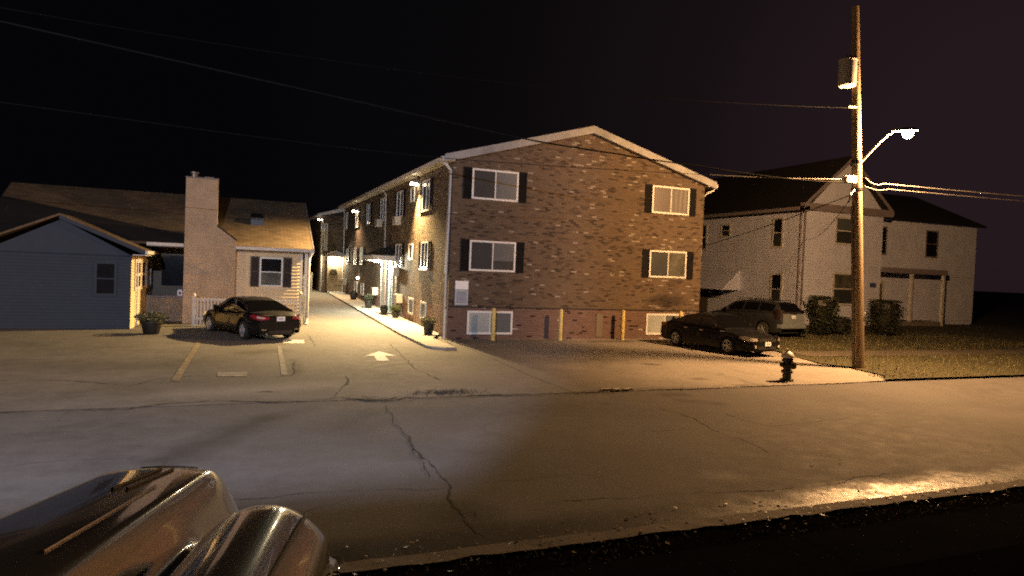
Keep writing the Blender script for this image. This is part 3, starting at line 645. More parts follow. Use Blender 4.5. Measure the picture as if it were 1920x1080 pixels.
part('corner_board', H().box(2.925, 3.02, HY-.02, HY+.015, .3, 3.3), M['trim'], house)
RY, RZ = 36.5, 5.76; EY, ERZ = 31.98, 3.36
rf = H(); rf.hexa([(-9,EY,ERZ),(3.42,EY,ERZ),(3.42,RY,RZ),(-9,RY,RZ),(-9,EY,ERZ+.1),(3.42,EY,ERZ+.1),(3.42,RY,RZ+.1),(-9,RY,RZ+.1)]); rf.hexa([(-9,RY,RZ),(3.42,RY,RZ),(3.42,41.2,3.2),(-9,41.2,3.2),(-9,RY,RZ+.1),(3.42,RY,RZ+.1),(3.42,41.2,3.3),(-9,41.2,3.3)])
roof = part('roof', rf, M['roof_brown'], house)
slr = (RZ-ERZ)/(RY-EY)
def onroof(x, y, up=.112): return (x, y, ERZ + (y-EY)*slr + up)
part('porch_roof', H().face([onroof(-9,EY-.02), onroof(-1.83,EY-.02), onroof(-1.83,32.7), onroof(-4.1,33.45), onroof(-9,35.2)]), M['roof_black'], house)  # black sheet laid just above part of the main roof plane
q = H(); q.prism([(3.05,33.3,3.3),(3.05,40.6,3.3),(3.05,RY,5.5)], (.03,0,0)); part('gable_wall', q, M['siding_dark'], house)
q = H(); q.prism([(3.43,EY,ERZ-.1),(3.43,RY,RZ-.1),(3.43,RY,RZ+.12),(3.43,EY,ERZ+.12)], (.03,0,0)); part('rake_board', q, M['trim_dim'], house)
for a, b in ((.2, 3.46), (-3.2, -1.82)): part('gutter', H().prism([(a, EY-.12, ERZ+.08), (a, EY-.10, ERZ-.05), (a, EY-.02, ERZ-.05), (a, EY-.005, ERZ+.08)], (b-a, 0, 0)), M['trim'], house)
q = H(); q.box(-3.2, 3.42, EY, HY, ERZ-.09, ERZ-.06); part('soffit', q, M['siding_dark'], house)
q = H().tube([(3.38,EY-.06,ERZ-.02),(3.28,EY+.02,ERZ-.25),(3.26,EY+.05,3.0),(3.24,EY+.05,.35),(3.22,EY+.0,.12),(3.2,EY-.25,.09)], .07, 8); part('downspout', q, M['trim'], house, smooth=50)
part('porch_post', H().box(3.1,3.22,EY+.22,EY+.34,.05,ERZ-.06), M['trim'], house)
# chimney with shoulder
ch = H(); CF = 31.9
ch.prism([(-1.8,CF,-.05),(.2,CF,-.05),(.2,CF,3.68),(-.56,CF,4.24),(-.56,CF,6.2),(-1.8,CF,6.2)], (0, .95, 0)); chim = part('chimney', ch, M['stucco'], house)
q = H(); q.prism([(.23,CF-.02,3.66),(-.555,CF-.02,4.245),(-.555,CF-.02,4.31),(.23,CF-.02,3.73)], (0,.98,0)); part('shoulder_cap', q, M['roof_grey'], chim)
part('chimney_cap', H().box(-1.82,-.54,CF-.02,CF+.97,6.202,6.26), M['foundation'], chim)
part('flue', H().lathe([(.13,6.262),(.13,6.42),(.17,6.43),(.17,6.5),(.1,6.52)], (-1.5,CF+.45,0), 12), M['grey_metal'], chim)
part('flue', H().box(-1.1,-.75,CF+.3,CF+.65,6.262,6.33), M['foundation'], chim)
HFR = lambda u, d, z: (u, HY - .034 - d, z)
window(house, HO, HFR, 1.2, 2.18, 1.72, 3.02, [M['dark_pane'], M['curtain_green']], M['vinyl'], .36, .07, split='h', smat=P('brown_shutter', (.035,.024,.018), .6))
window(house, HO, lambda u, d, z: (u, 34.45 - d, z), -2.9, -1.6, 1.5, 3.0, [M['dark_pane']], M['siding_dark'], 0, .07, split='')
part('roof_vent', H().prism([(.82,33.9,ERZ+(33.9-EY)*slr+.08),(.82,34.6,ERZ+(34.6-EY)*slr+.08),(.82,34.6,ERZ+(34.6-EY)*slr+.3),(.82,33.9,ERZ+(33.9-EY)*slr+.42)], (.55,0,0)), M['black_metal'], house)
part('porch_parapet', H().box(-3.3,-1.803,32.9,33.1,-.05,1.12), M['block'], house); part('parapet_cap', H().box(-3.34,-1.803,32.84,33.16,1.122,1.2), M['foundation'], house)
# blue sun porch with a cream side and three windows
PO = (-3.5, 29.8, 0)
def Q(): return MB(HO)
p0, p1 = (-3.5, 29.8), (-3.22, 34.4)
q = Q(); lap_wall(q, p0, p1, .05, 2.86, .105); part('sun_porch_wall', q, M['siding'], house)
q = Q(); lap_wall(q, (-8.1,29.8), (-3.5,29.8), .05, 2.86, .12); q.prism([(-8.1,29.8,2.86),(-3.5,29.8,2.86),(-5.8,29.8,4.1)], (0,.05,0)); part('sun_porch_front', q, M['siding_blue'], house)
def onside(u, d, z):
    a = Vector((*p0,0)); b = Vector((*p1,0)); t = (b-a).normalized(); n = Vector((t.y,-t.x,0)); r = a + t*u + n*(d+.034); return (r.x, r.y, z)
for u in (1.15, 2.35, 3.55): window(house, HO, onside, u-.55, u+.55, 1.5, 2.72, [M['dark_pane'], M['dark_pane']], M['wood_white'], 0, .13, split='h', meet=.05)
window(house, HO, lambda u, d, z: (u, 29.765 - d, z), -4.7, -3.95, 1.3, 2.6, [M['dark_pane'], M['dark_pane']], M['siding_blue'], 0, .09, split='h')
q = Q(); q.tube([onside(.9,.05,2.8), onside(.92,.05,.1)], .035, 6); part('downspout', q, M['trim'], house)
q = Q(); q.hexa([(-2.95,29.5,2.98),(-5.8,29.5,4.22),(-5.8,34.4,4.22),(-2.95,34.4,2.98),(-2.95,29.5,3.06),(-5.8,29.5,4.30),(-5.8,34.4,4.30),(-2.95,34.4,3.06)]); q.hexa([(-5.8,29.5,4.22),(-8.5,29.5,2.98),(-8.5,34.4,2.98),(-5.8,34.4,4.22),(-5.8,29.5,4.30),(-8.5,29.5,3.06),(-8.5,34.4,3.06),(-5.8,34.4,4.30)]); part('sun_porch_roof', q, M['roof_brown'], house)
q = Q(); q.box(-3.42,-3.0,29.5,34.4,2.87,2.9); q.box(-2.99,-2.90,29.45,34.4,2.93,3.06); part('gutter', q, M['trim'], house)
q = Q(); q.prism([(-3.0,29.47,2.90),(-5.8,29.47,4.10),(-5.8,29.47,4.24),(-3.0,29.47,3.04)], (0,.03,0)); part('rake_board', q, M['siding_blue'], house)
mbx = thing('mailbox', 'small white mailbox on the low porch parapet beside the chimney', 'mailbox', (-1.98, 32.98, 1.2))
part('body', MB().prism([(-.1,-.1,0),(.1,-.1,0),(.1,-.1,.2),(.06,-.1,.27),(-.06,-.1,.27),(-.1,-.1,.2)], (0,.2,0)), M['vinyl'], mbx); part('flap', MB().box(-.05,.05,-.112,-.102,.06,.17), M['red_lens'], mbx)
# picket fence
fence = thing('picket_fence', 'white picket fence between the chimney and the driveway behind the parked sedan', 'fence', (.75, 31.0, .06))
FO = (.75, 31.0, .0)
for x, h in ((-1.33,1.28),(.75,1.18),(2.84,1.45)):
    q = MB(FO).box(x-.06,x+.06,30.94,31.06,.02,h); q.box(x-.08,x+.08,30.92,31.08,h,h+.03); q.lathe([(.05,h+.03),(.07,h+.07),(.05,h+.12),(.0,h+.14)], (x,31.0,0), 10); part('post', q, M['wood_white'], fence).location = (0,0,-.06)
for z in (.28, 1.06): part('rail', MB(FO).box(-1.27,2.78,31.0,31.04,z,z+.07), M['wood_white'], fence)
pk = MB().prism([(-.035,0,0),(.035,0,0),(.035,0,1.08),(0,0,1.13),(-.035,0,1.08)], (0,.022,0)).mesh('picket'); pk.materials.append(M['wood_white'])
for k in range(31):
    o = part('picket', pk, None, fence); o.location = (-1.2 + k*.13 - FO[0], -.03, .06)
bg = thing('white_gate', 'small white gate far down the drive beyond the house', 'gate', (5.5, 56, gh(56)))
q = MB()
for x in (-.42,.42): part('post', MB().box(x-.07,x+.07,-.07,.07,0,1.5), M['trim'], bg)
for k in range(5): q.box(-.32+k*.14,-.24+k*.14,-.02,.02,.1,1.3)
q.box(-.35,.35,-.03,-.021,.3,.4); q.box(-.35,.35,-.03,-.021,1.0,1.1); part('panel', q, M['trim'], bg)

# ================================================================== PALE HOUSE (right)
WO = (33.6, 33.5, .1)
wh = thing('white_house', 'white two storey house with front gable behind the utility pole', 'house', WO)
def W(): return MB(WO)
WX0, WX1, WY0, WY1, WE = 33.6, 40.5, 33.5, 47.5, 7.55
q = W(); lap_wall(q, (WX0,WY0), (WX1,WY0), .45, WE, .2, .03); q.box(WX0+.01,WX1,WY0+.02,WY1,.1,WE); lap_wall(q, (WX1,WY0), (WX1,WY1), .45, WE, .2, .03); part('wall', q, M['siding_white'], wh)
q = W(); lap_wall(q, (WX0,WY1), (WX0,WY0), .45, WE, .2, .03); part('side_wall', q, M['siding_white'], wh)
part('foundation', W().box(WX0+.03,WX1-.03,WY0+.03,WY1,-.1,.448), M['foundation'], wh)
AP = (WX0+WX1)/2; WP = 11.0; o_ = .38; s2 = (WP-WE)/((WX1-WX0)/2)
q = W()
for xe in (WX0-o_, WX1+o_):
    ze = WE - s2*o_*.6; q.hexa([(xe,WY0-.4,ze),(AP,WY0-.4,WP),(AP,WY1,WP),(xe,WY1,ze),(xe,WY0-.4,ze+.15),(AP,WY0-.4,WP+.17),(AP,WY1,WP+.17),(xe,WY1,ze+.15)])
part('roof', q, M['roof_grey'], wh)
q = W(); q.prism([(WX0,WY0-.03,WE+.35),(WX1,WY0-.03,WE+.35),(AP,WY0-.03,WP-.25)], (0,.06,0)); part('pediment', q, M['siding_white'], wh)
q = W(); q.box(WX0-o_-.02,WX1+o_+.02,WY0-.42,WY0-.012,WE-.12,WE+.33); q.box(WX0-o_-.02,WX0-.015,WY0-.42,WY1,WE-.12,WE+.1); part('eave_trim', q, M['trim_dim'], wh)
q = W()
for xe in (WX0-o_-.1, WX1+o_+.1): q.prism([(xe,WY0-.43,WE-.05),(AP,WY0-.43,WP-.16),(AP,WY0-.43,WP+.12),(xe,WY0-.43,WE+.24)], (0,.025,0))
part('rake_board', q, M['trim_dim'], wh)
part('corner_board', W().box(WX0-.05,WX0+.09,WY0-.06,WY0-.033,.45,WE-.12), M['trim_dim'], wh)
part('downspout', W().tube([(WX0-.1,WY0+.18,WE-.1),(WX0-.09,WY0+.18,.5)], .06, 6), M['trim_dim'], wh)
WF = lambda u, d, z: (u, WY0 - .032 - d, z); WS = lambda u, d, z: (WX0 - .032 - d, u, z)
window(wh, WO, WF, 36.2, 38.05, 5.4, 7.22, [M['screen'], M['blind_dark']], M['trim'], 0, .12, split='h', meet=.04)
window(wh, WO, WF, 36.2, 38.2, 1.45, 3.6, [M['curtain_green'], M['blind_dark']], M['trim'], 0, .14, split='h', meet=.04)
for u, wd, z0, z1 in ((35.7,1.0,5.05,7.1),(40.9,1.1,5.9,6.9),(43.6,1.2,5.0,7.0),(35.6,1.1,1.3,3.4),(41.5,.9,1.45,2.2)): window(wh, WO, WS, u-wd/2, u+wd/2, z0, z1, [M['dark_pane'], M['blind_dark']], M['trim'], 0, .13, split='h', meet=.035, depth=.06)
q = W(); q.hexa([(WX0-1.5,39.2,2.1),(WX0-.015,39.2,2.1),(WX0-.015,44.5,2.1),(WX0-1.5,44.5,2.1),(WX0-1.45,39.2,2.2),(WX0-.015,39.2,3.6),(WX0-.015,44.5,3.6),(WX0-1.45,44.5,2.2)]); part('side_awning', q, M['siding_white'], wh)
part('side_door', W().box(WX0-.06,WX0-.015,42.6,43.7,.2,2.05), M['siding_dark'], wh)
# recessed wing with the front door
q = W(); lap_wall(q, (WX1+.02,WY0+1.4), (52,WY0+1.4), .45, WE-.1, .2, .03); q.box(WX1+.03,52,WY0+1.42,WY1,-.1,WE-.1); part('wing_wall', q, M['siding_white'], wh)
q = W(); q.hexa([(WX1,WY0+1.0,WE-.1),(52.5,WY0+1.0,WE-.1),(52.5,WY0+7,WE+2.6),(WX1-2,WY0+7,WE+2.6),(WX1,WY0+1.0,WE+.05),(52.5,WY0+1.0,WE+.05),(52.5,WY0+7,WE+2.75),(WX1-2,WY0+7,WE+2.75)]); part('wing_roof', q, M['roof_grey'], wh)
WW = lambda u, d, z: (u, WY0+1.4 - .032 - d, z)
window(wh, WO, WW, 41.5, 42.6, 5.0, 7.0, [M['dark_pane'], M['dark_pane']], M['trim_dim'], 0, .1, split='h')
window(wh, WO, WW, 46.5, 47.8, 5.0, 7.0, [M['dark_pane'], M['dark_pane']], M['trim_dim'], 0, .1, split='h')
part('porch_roof', W().box(WX1+.02,47,WY0-.1,WY0+1.36,3.75,4.1), M['trim_dim'], wh)
for x in (43.6, 46.8): part('porch_post', W().box(x-.09,x+.09,WY0-.02,WY0+.16,.1,3.745), M['trim'], wh)
d_ = part('door', W().box(41.35,42.35,WY0+1.31,WY0+1.38,.5,3.0), M['siding_dark'], wh)
q = W()
for a, b, c, e in ((41.2,41.35,.5,3.2),(42.35,42.55,.5,3.2),(41.35,42.35,3.0,3.2)): q.box(a,b,WY0+1.28,WY0+1.385,c,e)
part('door_frame', q, M['trim'], d_)
part('porch_step', W().box(41.0,46.5,WY0-.1,WY0+1.35,-.05,.46), M['foundation'], wh)
pl = part('house_number_plaque', W().box(39.55,40.1,WY0-.06,WY0-.033,2.7,3.0), P('blue_plaque', (.07,.10,.24), .4), wh)

# shrubs
def shrub(x, y, h, r0, r1, n, label, rng):
    z = gh(y)+.03; t = thing('trimmed_shrub', label, 'shrub', (x, y, z), 0)
    q = MB(); ph = [rng.random()*6 for _ in range(3)]
    def sh(p):
        hh = (p.z*.5+.5); rr = r0 + (r1-r0)*min(1, hh*1.25); k = (p.x**2+p.y**2)**.5 or 1e-3
        a = math.atan2(p.y, p.x); rad = rr*rng.uniform(.66, 1.0)*(1 + .13*math.sin(3*a+ph[0]+hh*4) + .10*math.sin(5*a+ph[1]-hh*7)); hh *= 1 + .05*math.sin(2*a+ph[2])
        if rng.random() < .25: rad *= rng.random(); hh = rng.uniform(.95, 1.03)
        return Vector((math.cos(a)*rad, math.sin(a)*rad, hh*h))
    leaves(q, (0,0,0), (1,1,1), n, .07, rng, sh); part('foliage', q, M['foliage_dark'], t)
    core = MB().lathe([(r0*.5,.05),(r0*.8,h*.3),(r1*.8,h*.8),(r1*.7,h*.93)], (0,0,0), 12); part('branches', core, M['pot'], t)
    tw = MB()
    for k in range(26):
        a = rng.random()*6.28; z1 = h*rng.uniform(.5,1.08); rr = r1*rng.uniform(.7,1.12); tw.tube([(0,0,h*.2),(math.cos(a)*rr*.6,math.sin(a)*rr*.6,z1*.8),(math.cos(a)*rr,math.sin(a)*rr,z1)],[.012,.008,.003],3,False)
    part('twigs', tw, M['foliage_dark'], t)
rg = random.Random(11)
shrub(29.7, 28.1, 2.05, .45, .95, 3600, 'tall clipped shrub, wider at the top, left of the pale house window', rg)
shrub(34.6, 28.2, 1.95, .8, .95, 3600, 'clipped dark shrub before the front door of the pale house', rg)
shrub(31.6, 28.7, .95, .6, .8, 1500, 'low dark shrub between the two tall clipped shrubs', rg)
shrub(27.2, 27.2, .5, .35, .55, 500, 'small yellowish plant beside the rear of the grey vehicle', rg)

# ================================================================== UTILITY POLE, LAMP, WIRES
PB = Vector((20.0, 17.2, 0)); PT = Vector((18.98, 17.2, 12.1))
def onpole(z): return PB + (PT-PB)*(z/PT.z)
pole = thing('utility_pole', 'tall leaning wooden utility pole with grey transformer at the lawn corner', 'utility pole', PB)
PO_ = tuple(PB)
pts = [onpole(z) for z in (-.2, 1, 3, 5, 7, 9, 12.1)]; part('shaft', MB(PO_).tube(pts, [.20,.19,.18,.165,.15,.14,.115], 16), M['pole'], pole, smooth=60)
for z in (7.0, 6.08): c = onpole(z); part('strap', MB(PO_).lathe([(.175,-.05),(.175,.05)], c, 16), M['black_metal'], pole, smooth=60)
c = onpole(9.85) + Vector((-.52, -.12, 0)); tr = part('transformer', MB(PO_).lathe([(.25,-.46),(.28,-.43),(.28,.36),(.29,.37),(.29,.41),(.23,.46),(.0,.48)], c, 20), M['transformer'], pole, smooth=40)
q = MB(PO_)
for dz in (-.25, .22): q.box(c.x+.2, c.x+.5, c.y-.05, c.y+.05, c.z+dz, c.z+dz+.07)
part('bracket', q, M['grey_metal'], tr)
for dx in (-.1, .1): part('bushing', MB(PO_).lathe([(.04,.43),(.05,.48),(.03,.5),(.05,.54),(.02,.6)], c + Vector((dx,0,0)), 10), M['trim_dim'], tr)
c = onpole(8.78); part('insulator', MB(PO_).tube([c + Vector((-.14,-.14,0)), c + Vector((-.55,-.16,-.05))], .05, 8), M['grey_metal'], pole)
c = onpole(6.35); part('splice_box', MB(PO_).box(c.x-.72, c.x-.27, c.y-.25, c.y-.05, c.z-.11, c.z+.12), M['sign_white'], pole, bevel=.03)
part('riser', MB(PO_).tube([onpole(.1)+Vector((-.2,.02,0)), onpole(5.5)+Vector((-.19,.02,0))], .05, 8), M['siding_dark'], pole, smooth=60)
part('pole_tag', MB(PO_).box(20.0-.1, 20.0-.05, 17.2-.215, 17.2-.2, 1.9, 1.95), M['sign_white'], pole)
LH = Vector((20.32, 16.44, 7.90))
lamp = thing('street_lamp', 'lit sodium street lamp on a curved arm bolted to the wooden pole', 'street lamp', onpole(7.0))
LO = tuple(onpole(7.0)); a0 = onpole(6.98) + Vector((.13,-.06,0))
AD = Vector((LH.x-a0.x, LH.y-a0.y, 0)); part('arm', MB(LO).tube([a0, a0+AD*.25+Vector((0,0,.34)), a0+AD*.5+Vector((0,0,.66)), a0+AD*.72+Vector((0,0,.90)), LH-AD*.1+Vector((0,0,.10)), LH+AD*.02+Vector((0,0,.10))], .035, 8), M['grey_metal'], lamp, smooth=60)
hd = MB(LO); rows = []
for k, (y, rx, rz) in enumerate(((.30,.05,.04),(.2,.10,.07),(.0,.16,.11),(-.25,.19,.13),(-.42,.16,.10),(-.5,.05,.03))):
    A_ = AD.normalized(); N_ = Vector((A_.y, -A_.x, 0)); rows.append([tuple(LH - A_*(y-.1) + N_*rx*math.cos(a) + Vector((0,0,.10 + rz*math.sin(a)))) for a in [math.pi*j/8 for j in range(9)]])
hd.grid(rows); hd.grid([[r[0], r[-1]] for r in rows]); part('head', hd, M['grey_metal'], lamp, smooth=60)
lens = MB(LO); lens.lathe([(.16,.075),(.165,.02),(.14,-.06),(.08,-.12),(.0,-.14)], LH + A_*.3, 18); part('lens', lens, M['sodium'], lamp, smooth=60)
point('street_light', LH + A_*.3 + Vector((0,0,-.24)), 12500, (1., .53, .21), .32)
def wire(label, pts, r, m, sag=0, n=14, name='power_line'):
    P3 = []
    for a, b in zip(pts, pts[1:]):
        a, b = Vector(a), Vector(b)
        for k in range(n):
            t = k/n; p = a.lerp(b, t); p.z -= sag*4*t*(1-t); P3.append(p)
    P3.append(Vector(pts[-1])); o = Vector(pts[0])
    x = part(name, MB(o).tube(P3, r, 5), m, None, smooth=80); x.location = o; tag(x, label, 'power line', 'overhead wires at the pole')
c8, c6 = onpole(8.76), onpole(6.35)
wire('thin bare wire crossing the upper sky from the pole below the transformer', [(c8.x-.5, c8.y-.15, c8.z-.06), (-22, 17.2, 9.3)], .008, M['wire'], 1.25, 40)
wire('lit stretch of cable, painted bright, from the splice box to the gable end', [(c6.x-.7, 17.05, c6.z), (13.4, 17.2, 6.03)], .014, M['wire_grey'], .03, 16)  # lit stretch of one cable, brightness put into its colour
wire('unlit stretch of the same cable, painted dark, past the gable over the driveway', [(13.4, 17.2, 6.03), (5.1, 17.2, 5.71), (-.7, 17.2, 5.79), (-22, 17.2, 6.6)], .009, M['wire'], .03, 16)  # same cable further on, coloured dark where it is unlit
wire('thick black cable sagging across the brick gable', [(c6.x-.4, 17.0, c6.z-.1), (16.2, 17.1, 6.16), (13.05, 17.2, 6.26), (10, 17.25, 6.35), (7.1, 17.3, 6.48), (-22, 17.3, 9.3)], .022, M['wire'], .02, 12)
c5 = onpole(5.7); 
wire('dark service wire dropping from the pole behind the brick block', [(c5.x-.2, 17.25, c5.z+.2), (20.7, 30.0, 3.9), (22.5, 46, 2.6)], .016, M['wire'], .15)
wire('thin service wire dropping from the pole to the white house corner', [(c5.x-.1, 17.3, c5.z+.2), (33.5, 33.3, 5.6)], .012, M['wire'], .5, 20)
wire('bright wire leaving the pole below the lamp arm', [(c6.x+.15, 17.0, c6.z+.12), (20.6, 17.1, 6.36), (46, 17.2, 7.2)], .018, M['wire_grey'], .12, 16)
wire('lower bright wire leaving the pole away from the brick block', [(c6.x+.15, 17.0, c6.z-.16), (20.9, 17.15, 6.2), (46, 17.3, 6.9)], .014, M['wire_grey'], .08, 16)
q = onpole(6.1); part('drop_bracket', MB(PO_).tube([q+Vector((-.17,-.05,-.05)), q+Vector((-.4,-.1,-.25)), q+Vector((-.42,-.1,-.5))], .035, 6), M['black_metal'], pole)

# hydrant
hy = thing('fire_hydrant', 'black fire hydrant with silver bonnet at the edge of the parking pad', 'fire hydrant', (15.0, 15.32, .012))
part('barrel', MB().lathe([(.19,0),(.19,.05),(.125,.06),(.12,.22),(.165,.23),(.165,.30),(.12,.31),(.12,.56),(.16,.57),(.16,.62),(.14,.63),(.14,.68)], (0,0,0), 20), M['hyd_black'], hy, smooth=35)
part('bonnet', MB().lathe([(.185,.682),(.185,.71),(.165,.76),(.12,.82),(.06,.855),(.05,.86),(.04,.90),(.045,.93),(.0,.935)], (0,0,0), 20), M['hyd_cap'], hy, smooth=50)
for ax, s in (('x',-1),('x',1),('y',-1)):
    q = MB(); L_ = .23 if ax == 'x' else .26; rr = .06 if ax == 'x' else .085
    q.lathe([(rr,.08*s),(rr,(L_-.05)*s),(rr*1.25,(L_-.05)*s),(rr*1.2,L_*s),(rr*.4,L_*s),(rr*.35,(L_+.035)*s)], (0,0,.47), 12, ax); part('nozzle', q, M['hyd_black'], hy, smooth=35)

# ================================================================== CARS
def pchip(xs, ys):
    n = len(xs); h = [xs[i+1]-xs[i] for i in range(n-1)]; d = [(ys[i+1]-ys[i])/h[i] for i in range(n-1)]
    m = [d[0]] + [0 if d[i-1]*d[i] <= 0 else 2*d[i-1]*d[i]/(d[i-1]+d[i]) for i in range(1, n-1)] + [d[-1]]
    def f(x):
        if x <= xs[0]: return ys[0]
        if x >= xs[-1]: return ys[-1]
        i = max(k for k in range(n-1) if xs[k] <= x); t = (x-xs[i])/h[i]
        return (2*t**3-3*t*t+1)*ys[i] + (t**3-2*t*t+t)*h[i]*m[i] + (-2*t**3+3*t*t)*ys[i+1] + (t**3-t*t)*h[i]*m[i+1]
    return f
def wheel_mesh(R_, w):
    ty = MB().lathe([(R_*.62,-w/2),(R_*.88,-w/2),(R_*.97,-w/2+.02),(R_,-w/2+.05),(R_,w/2-.05),(R_*.97,w/2-.02),(R_*.88,w/2),(R_*.62,w/2),(R_*.6,w/2-.05),(R_*.6,-w/2+.05),(R_*.62,-w/2)], (0,0,0), 32, 'y', True)
    rim = MB().lathe([(R_*.64,w/2-.012),(R_*.66,w/2+.004),(R_*.58,w/2-.004),(R_*.56,w/2-.06)], (0,0,0), 32, 'y', True)
    rim.lathe([(.0,w/2+.002),(.06,w/2+.0),(.07,w/2-.03)], (0,0,0), 12, 'y')
    for k in range(5):
        a = 2*math.pi*k/5
        def rp(r, t, y): return (r*math.cos(a)-t*math.sin(a), y, r*math.sin(a)+t*math.cos(a))
        rim.hexa([rp(.05,-.05,w/2-.045), rp(R_*.6,-.035,w/2-.05), rp(R_*.6,.035,w/2-.05), rp(.05,.05,w/2-.045), rp(.05,-.04,w/2-.005), rp(R_*.6,-.025,w/2-.012), rp(R_*.6,.025,w/2-.012), rp(.05,.04,w/2-.005)])
    back = MB().lathe([(R_*.6,w/2-.075),(.0,w/2-.07)], (0,0,0), 24, 'y')
    return ty.mesh('wheel', 40), rim.mesh('rim', 40), back.mesh('wheel_disc', 40)
def make_car(name, label, cat, loc, heading, c):
    """x forward, y left; heading = direction of +x as an angle from world +X"""
    t = thing(name, label, cat, loc, heading); L, Wd = c['L'], c['W']
    zb = pchip(*c['belt']); zr = pchip(*c['roof']); wp = pchip(*c['plan'])
    xr0, xr1 = c['roof'][0][0], c['roof'][0][-1]; R_ = c['R']; zc = R_; RA = R_*1.16; cl = c.get('clear', .2)
    def low(x):
        z = cl + max(0, abs(x)-L/2+.25)*.25
        for xw in c['axles']:
            d = abs(x-xw)
            if d < RA: z = max(z, zc + math.sqrt(RA*RA-d*d))
        return z
    def prof(x):
        w = Wd/2*wp(x); b = zb(x); l = low(x); h = lambda f: l + (b-l)*f
        return [(w*.97, l), (w*1.0, max(l+.02, h(.25))), (w*1.0, h(.5)), (w*.99, h(.68)), (w*.965, h(.82)), (w*.92, h(.93)), (w*.84, h(.99)), (w*.6, b+.03), (w*.3, b+.05), (0, b+.056)]
    xs = [-L/2 + L*k/110 for k in range(111)]
    e = MB()
    def full(x):
        p = prof(x); return [(x, y, z) for y, z in p] + [(x, -y, z) for y, z in p[-2::-1]]
    rows = [full(x) for x in xs]
    # rounded nose and tail
    def endcap(x, sgn):
        p = prof(x); out = []
        for k in range(1, 6):
            a = k/5*math.pi/2; s = math.cos(a); dx = sgn*.10*math.sin(a); mz = .5*(p[0][1] + p[-1][1])
            q = [(y*(.90+.10*s), mz + (z-mz)*(.62+.38*s)) for y, z in p]
            out.append([(x+dx, y, z) for y, z in q] + [(x+dx, -y, z) for y, z in q[-2::-1]])
        return out
    fc, rc = endcap(xs[-1], 1), endcap(xs[0], -1)
    allr = rc[::-1] + rows + fc
    e.grid(allr); e.face(allr[0]); e.face(allr[-1])
    part('body', e, c['paint'], t, smooth=50)
    ub = MB().box(-L/2+.1, L/2-.1, -Wd*.36, Wd*.36, cl-.02, .75*zb(0)); part('underbody', ub, M['rubber'], t)
    # cabin
    Hm = max(c['roof'][1]) - zb(0)
    def cab(x, u):     # u 0 at belt side .. 1 at centre of roof (left half)
        w = Wd/2*wp(x); b = zb(x) - .01; r = max(zr(x), b + .002); wb = w*.93; wt = wb - (wb - Wd*c.get('tumble', .335))*min(1, (r-b)/Hm)
        rd = min(.10, (r-b)*.35)
        if u < .6: f = u/.6; return (x, wb + (wt-wb)*f + .03*math.sin(f*math.pi)*min(1,(r-b)/Hm), b + (r-rd-b)*f)
        if u < .8: a = (u-.6)/.2*math.pi/2; return (x, wt - rd*1.4*(1-math.cos(a)), r-rd + rd*math.sin(a))
        f = (u-.8)/.2; return (x, (wt - rd*1.4)*(1-f), r + .025*f*(2-f)*min(1,(r-b)/Hm))
    us = [k/24 for k in range(25)]; cx = [xr0 + (xr1-xr0)*k/60 for k in range(61)]
    q = MB(); q.grid([[cab(x,u) for u in us] + [(lambda p: (p[0], -p[1], p[2]))(cab(x,u)) for u in us[-2::-1]] for x in cx]); cb = part('cabin', q, c['paint'], t, smooth=45)
    def pane(nm, x0, x1, u0, u1, both=False, m=None, off=.007, n=14, clip=None, par=None):
        obs = []
        for s in ((1, -1) if both else (1,)):
            q = MB(); rows = []
            for k in range(n+1):
                x = x0 + (x1-x0)*k/n; row = []
                for j in range(9):
                    u = u0 + (u1-u0)*j/8; p = cab(x, u); row.append((p[0], s*(p[1]+off), p[2] + off*.5))
                rows.append(row)
            q.grid(rows); obs.append(part(nm, q, m or M['carglass'], par or t, smooth=60))
        return obs
    for x0, x1 in c['side_glass']: pane('side_window', x0, x1, .10, .60, True)
    for nm, x0, x1 in (('windscreen', *c['screen']), ('rear_window', *c['rear'])):
        q = MB(); rows = []
        for k in range(13):
            x = x0 + (x1-x0)*k/12; sg_ = 1 if nm == 'windscreen' else -1
            half = [cab(x, .74 + .26*j/8) for j in range(9)]; off = .010
            rows.append([(p[0]+sg_*off*.4, p[1], p[2]+off) for p in half] + [(p[0]+sg_*off*.4, -p[1], p[2]+off) for p in half[-2::-1]])
        q.grid(rows); part(nm, q, M['carglass'], t, smooth=60)
    # wheels
    ty, rm, bk = c.setdefault('_wm', wheel_mesh(R_, .22))
    for me, mm in ((ty,M['rubber']),(rm,M['alloy']),(bk,M['black_metal'])):
        if not me.materials: me.materials.append(mm)
    for xw in c['axles']:
        for s in (1, -1):
            o = part('wheel', ty, None, t); o.location = (xw, s*(Wd/2-.13), R_); o.rotation_euler = (0, 0, 0 if s > 0 else math.pi)
            part('rim', rm, None, o); part('brake_disc', bk, None, o)
    # door seams and handles
    for xs_ in c.get('seams', ()):
        for s in (1, -1):
            q = MB(); pr = [(y*1.004, z) for y, z in prof(xs_)[1:6]]
            q.grid([[(xs_-.006, s*(y+.002), z) for y, z in pr], [(xs_+.006, s*(y+.002), z) for y, z in pr]]); part('door_seam', q, M['rubber'], t)
            yh = prof(xs_+.22)[4]; part('door_handle', MB().box(xs_+.06, xs_+.26, s*(yh[0]-.01) if s > 0 else -(yh[0]+.03), s*(yh[0]+.03) if s > 0 else -(yh[0]-.01), yh[1]-.02, yh[1]+.015), c['paint'] if not c.get('chrome_h') else M['chrome'], t)
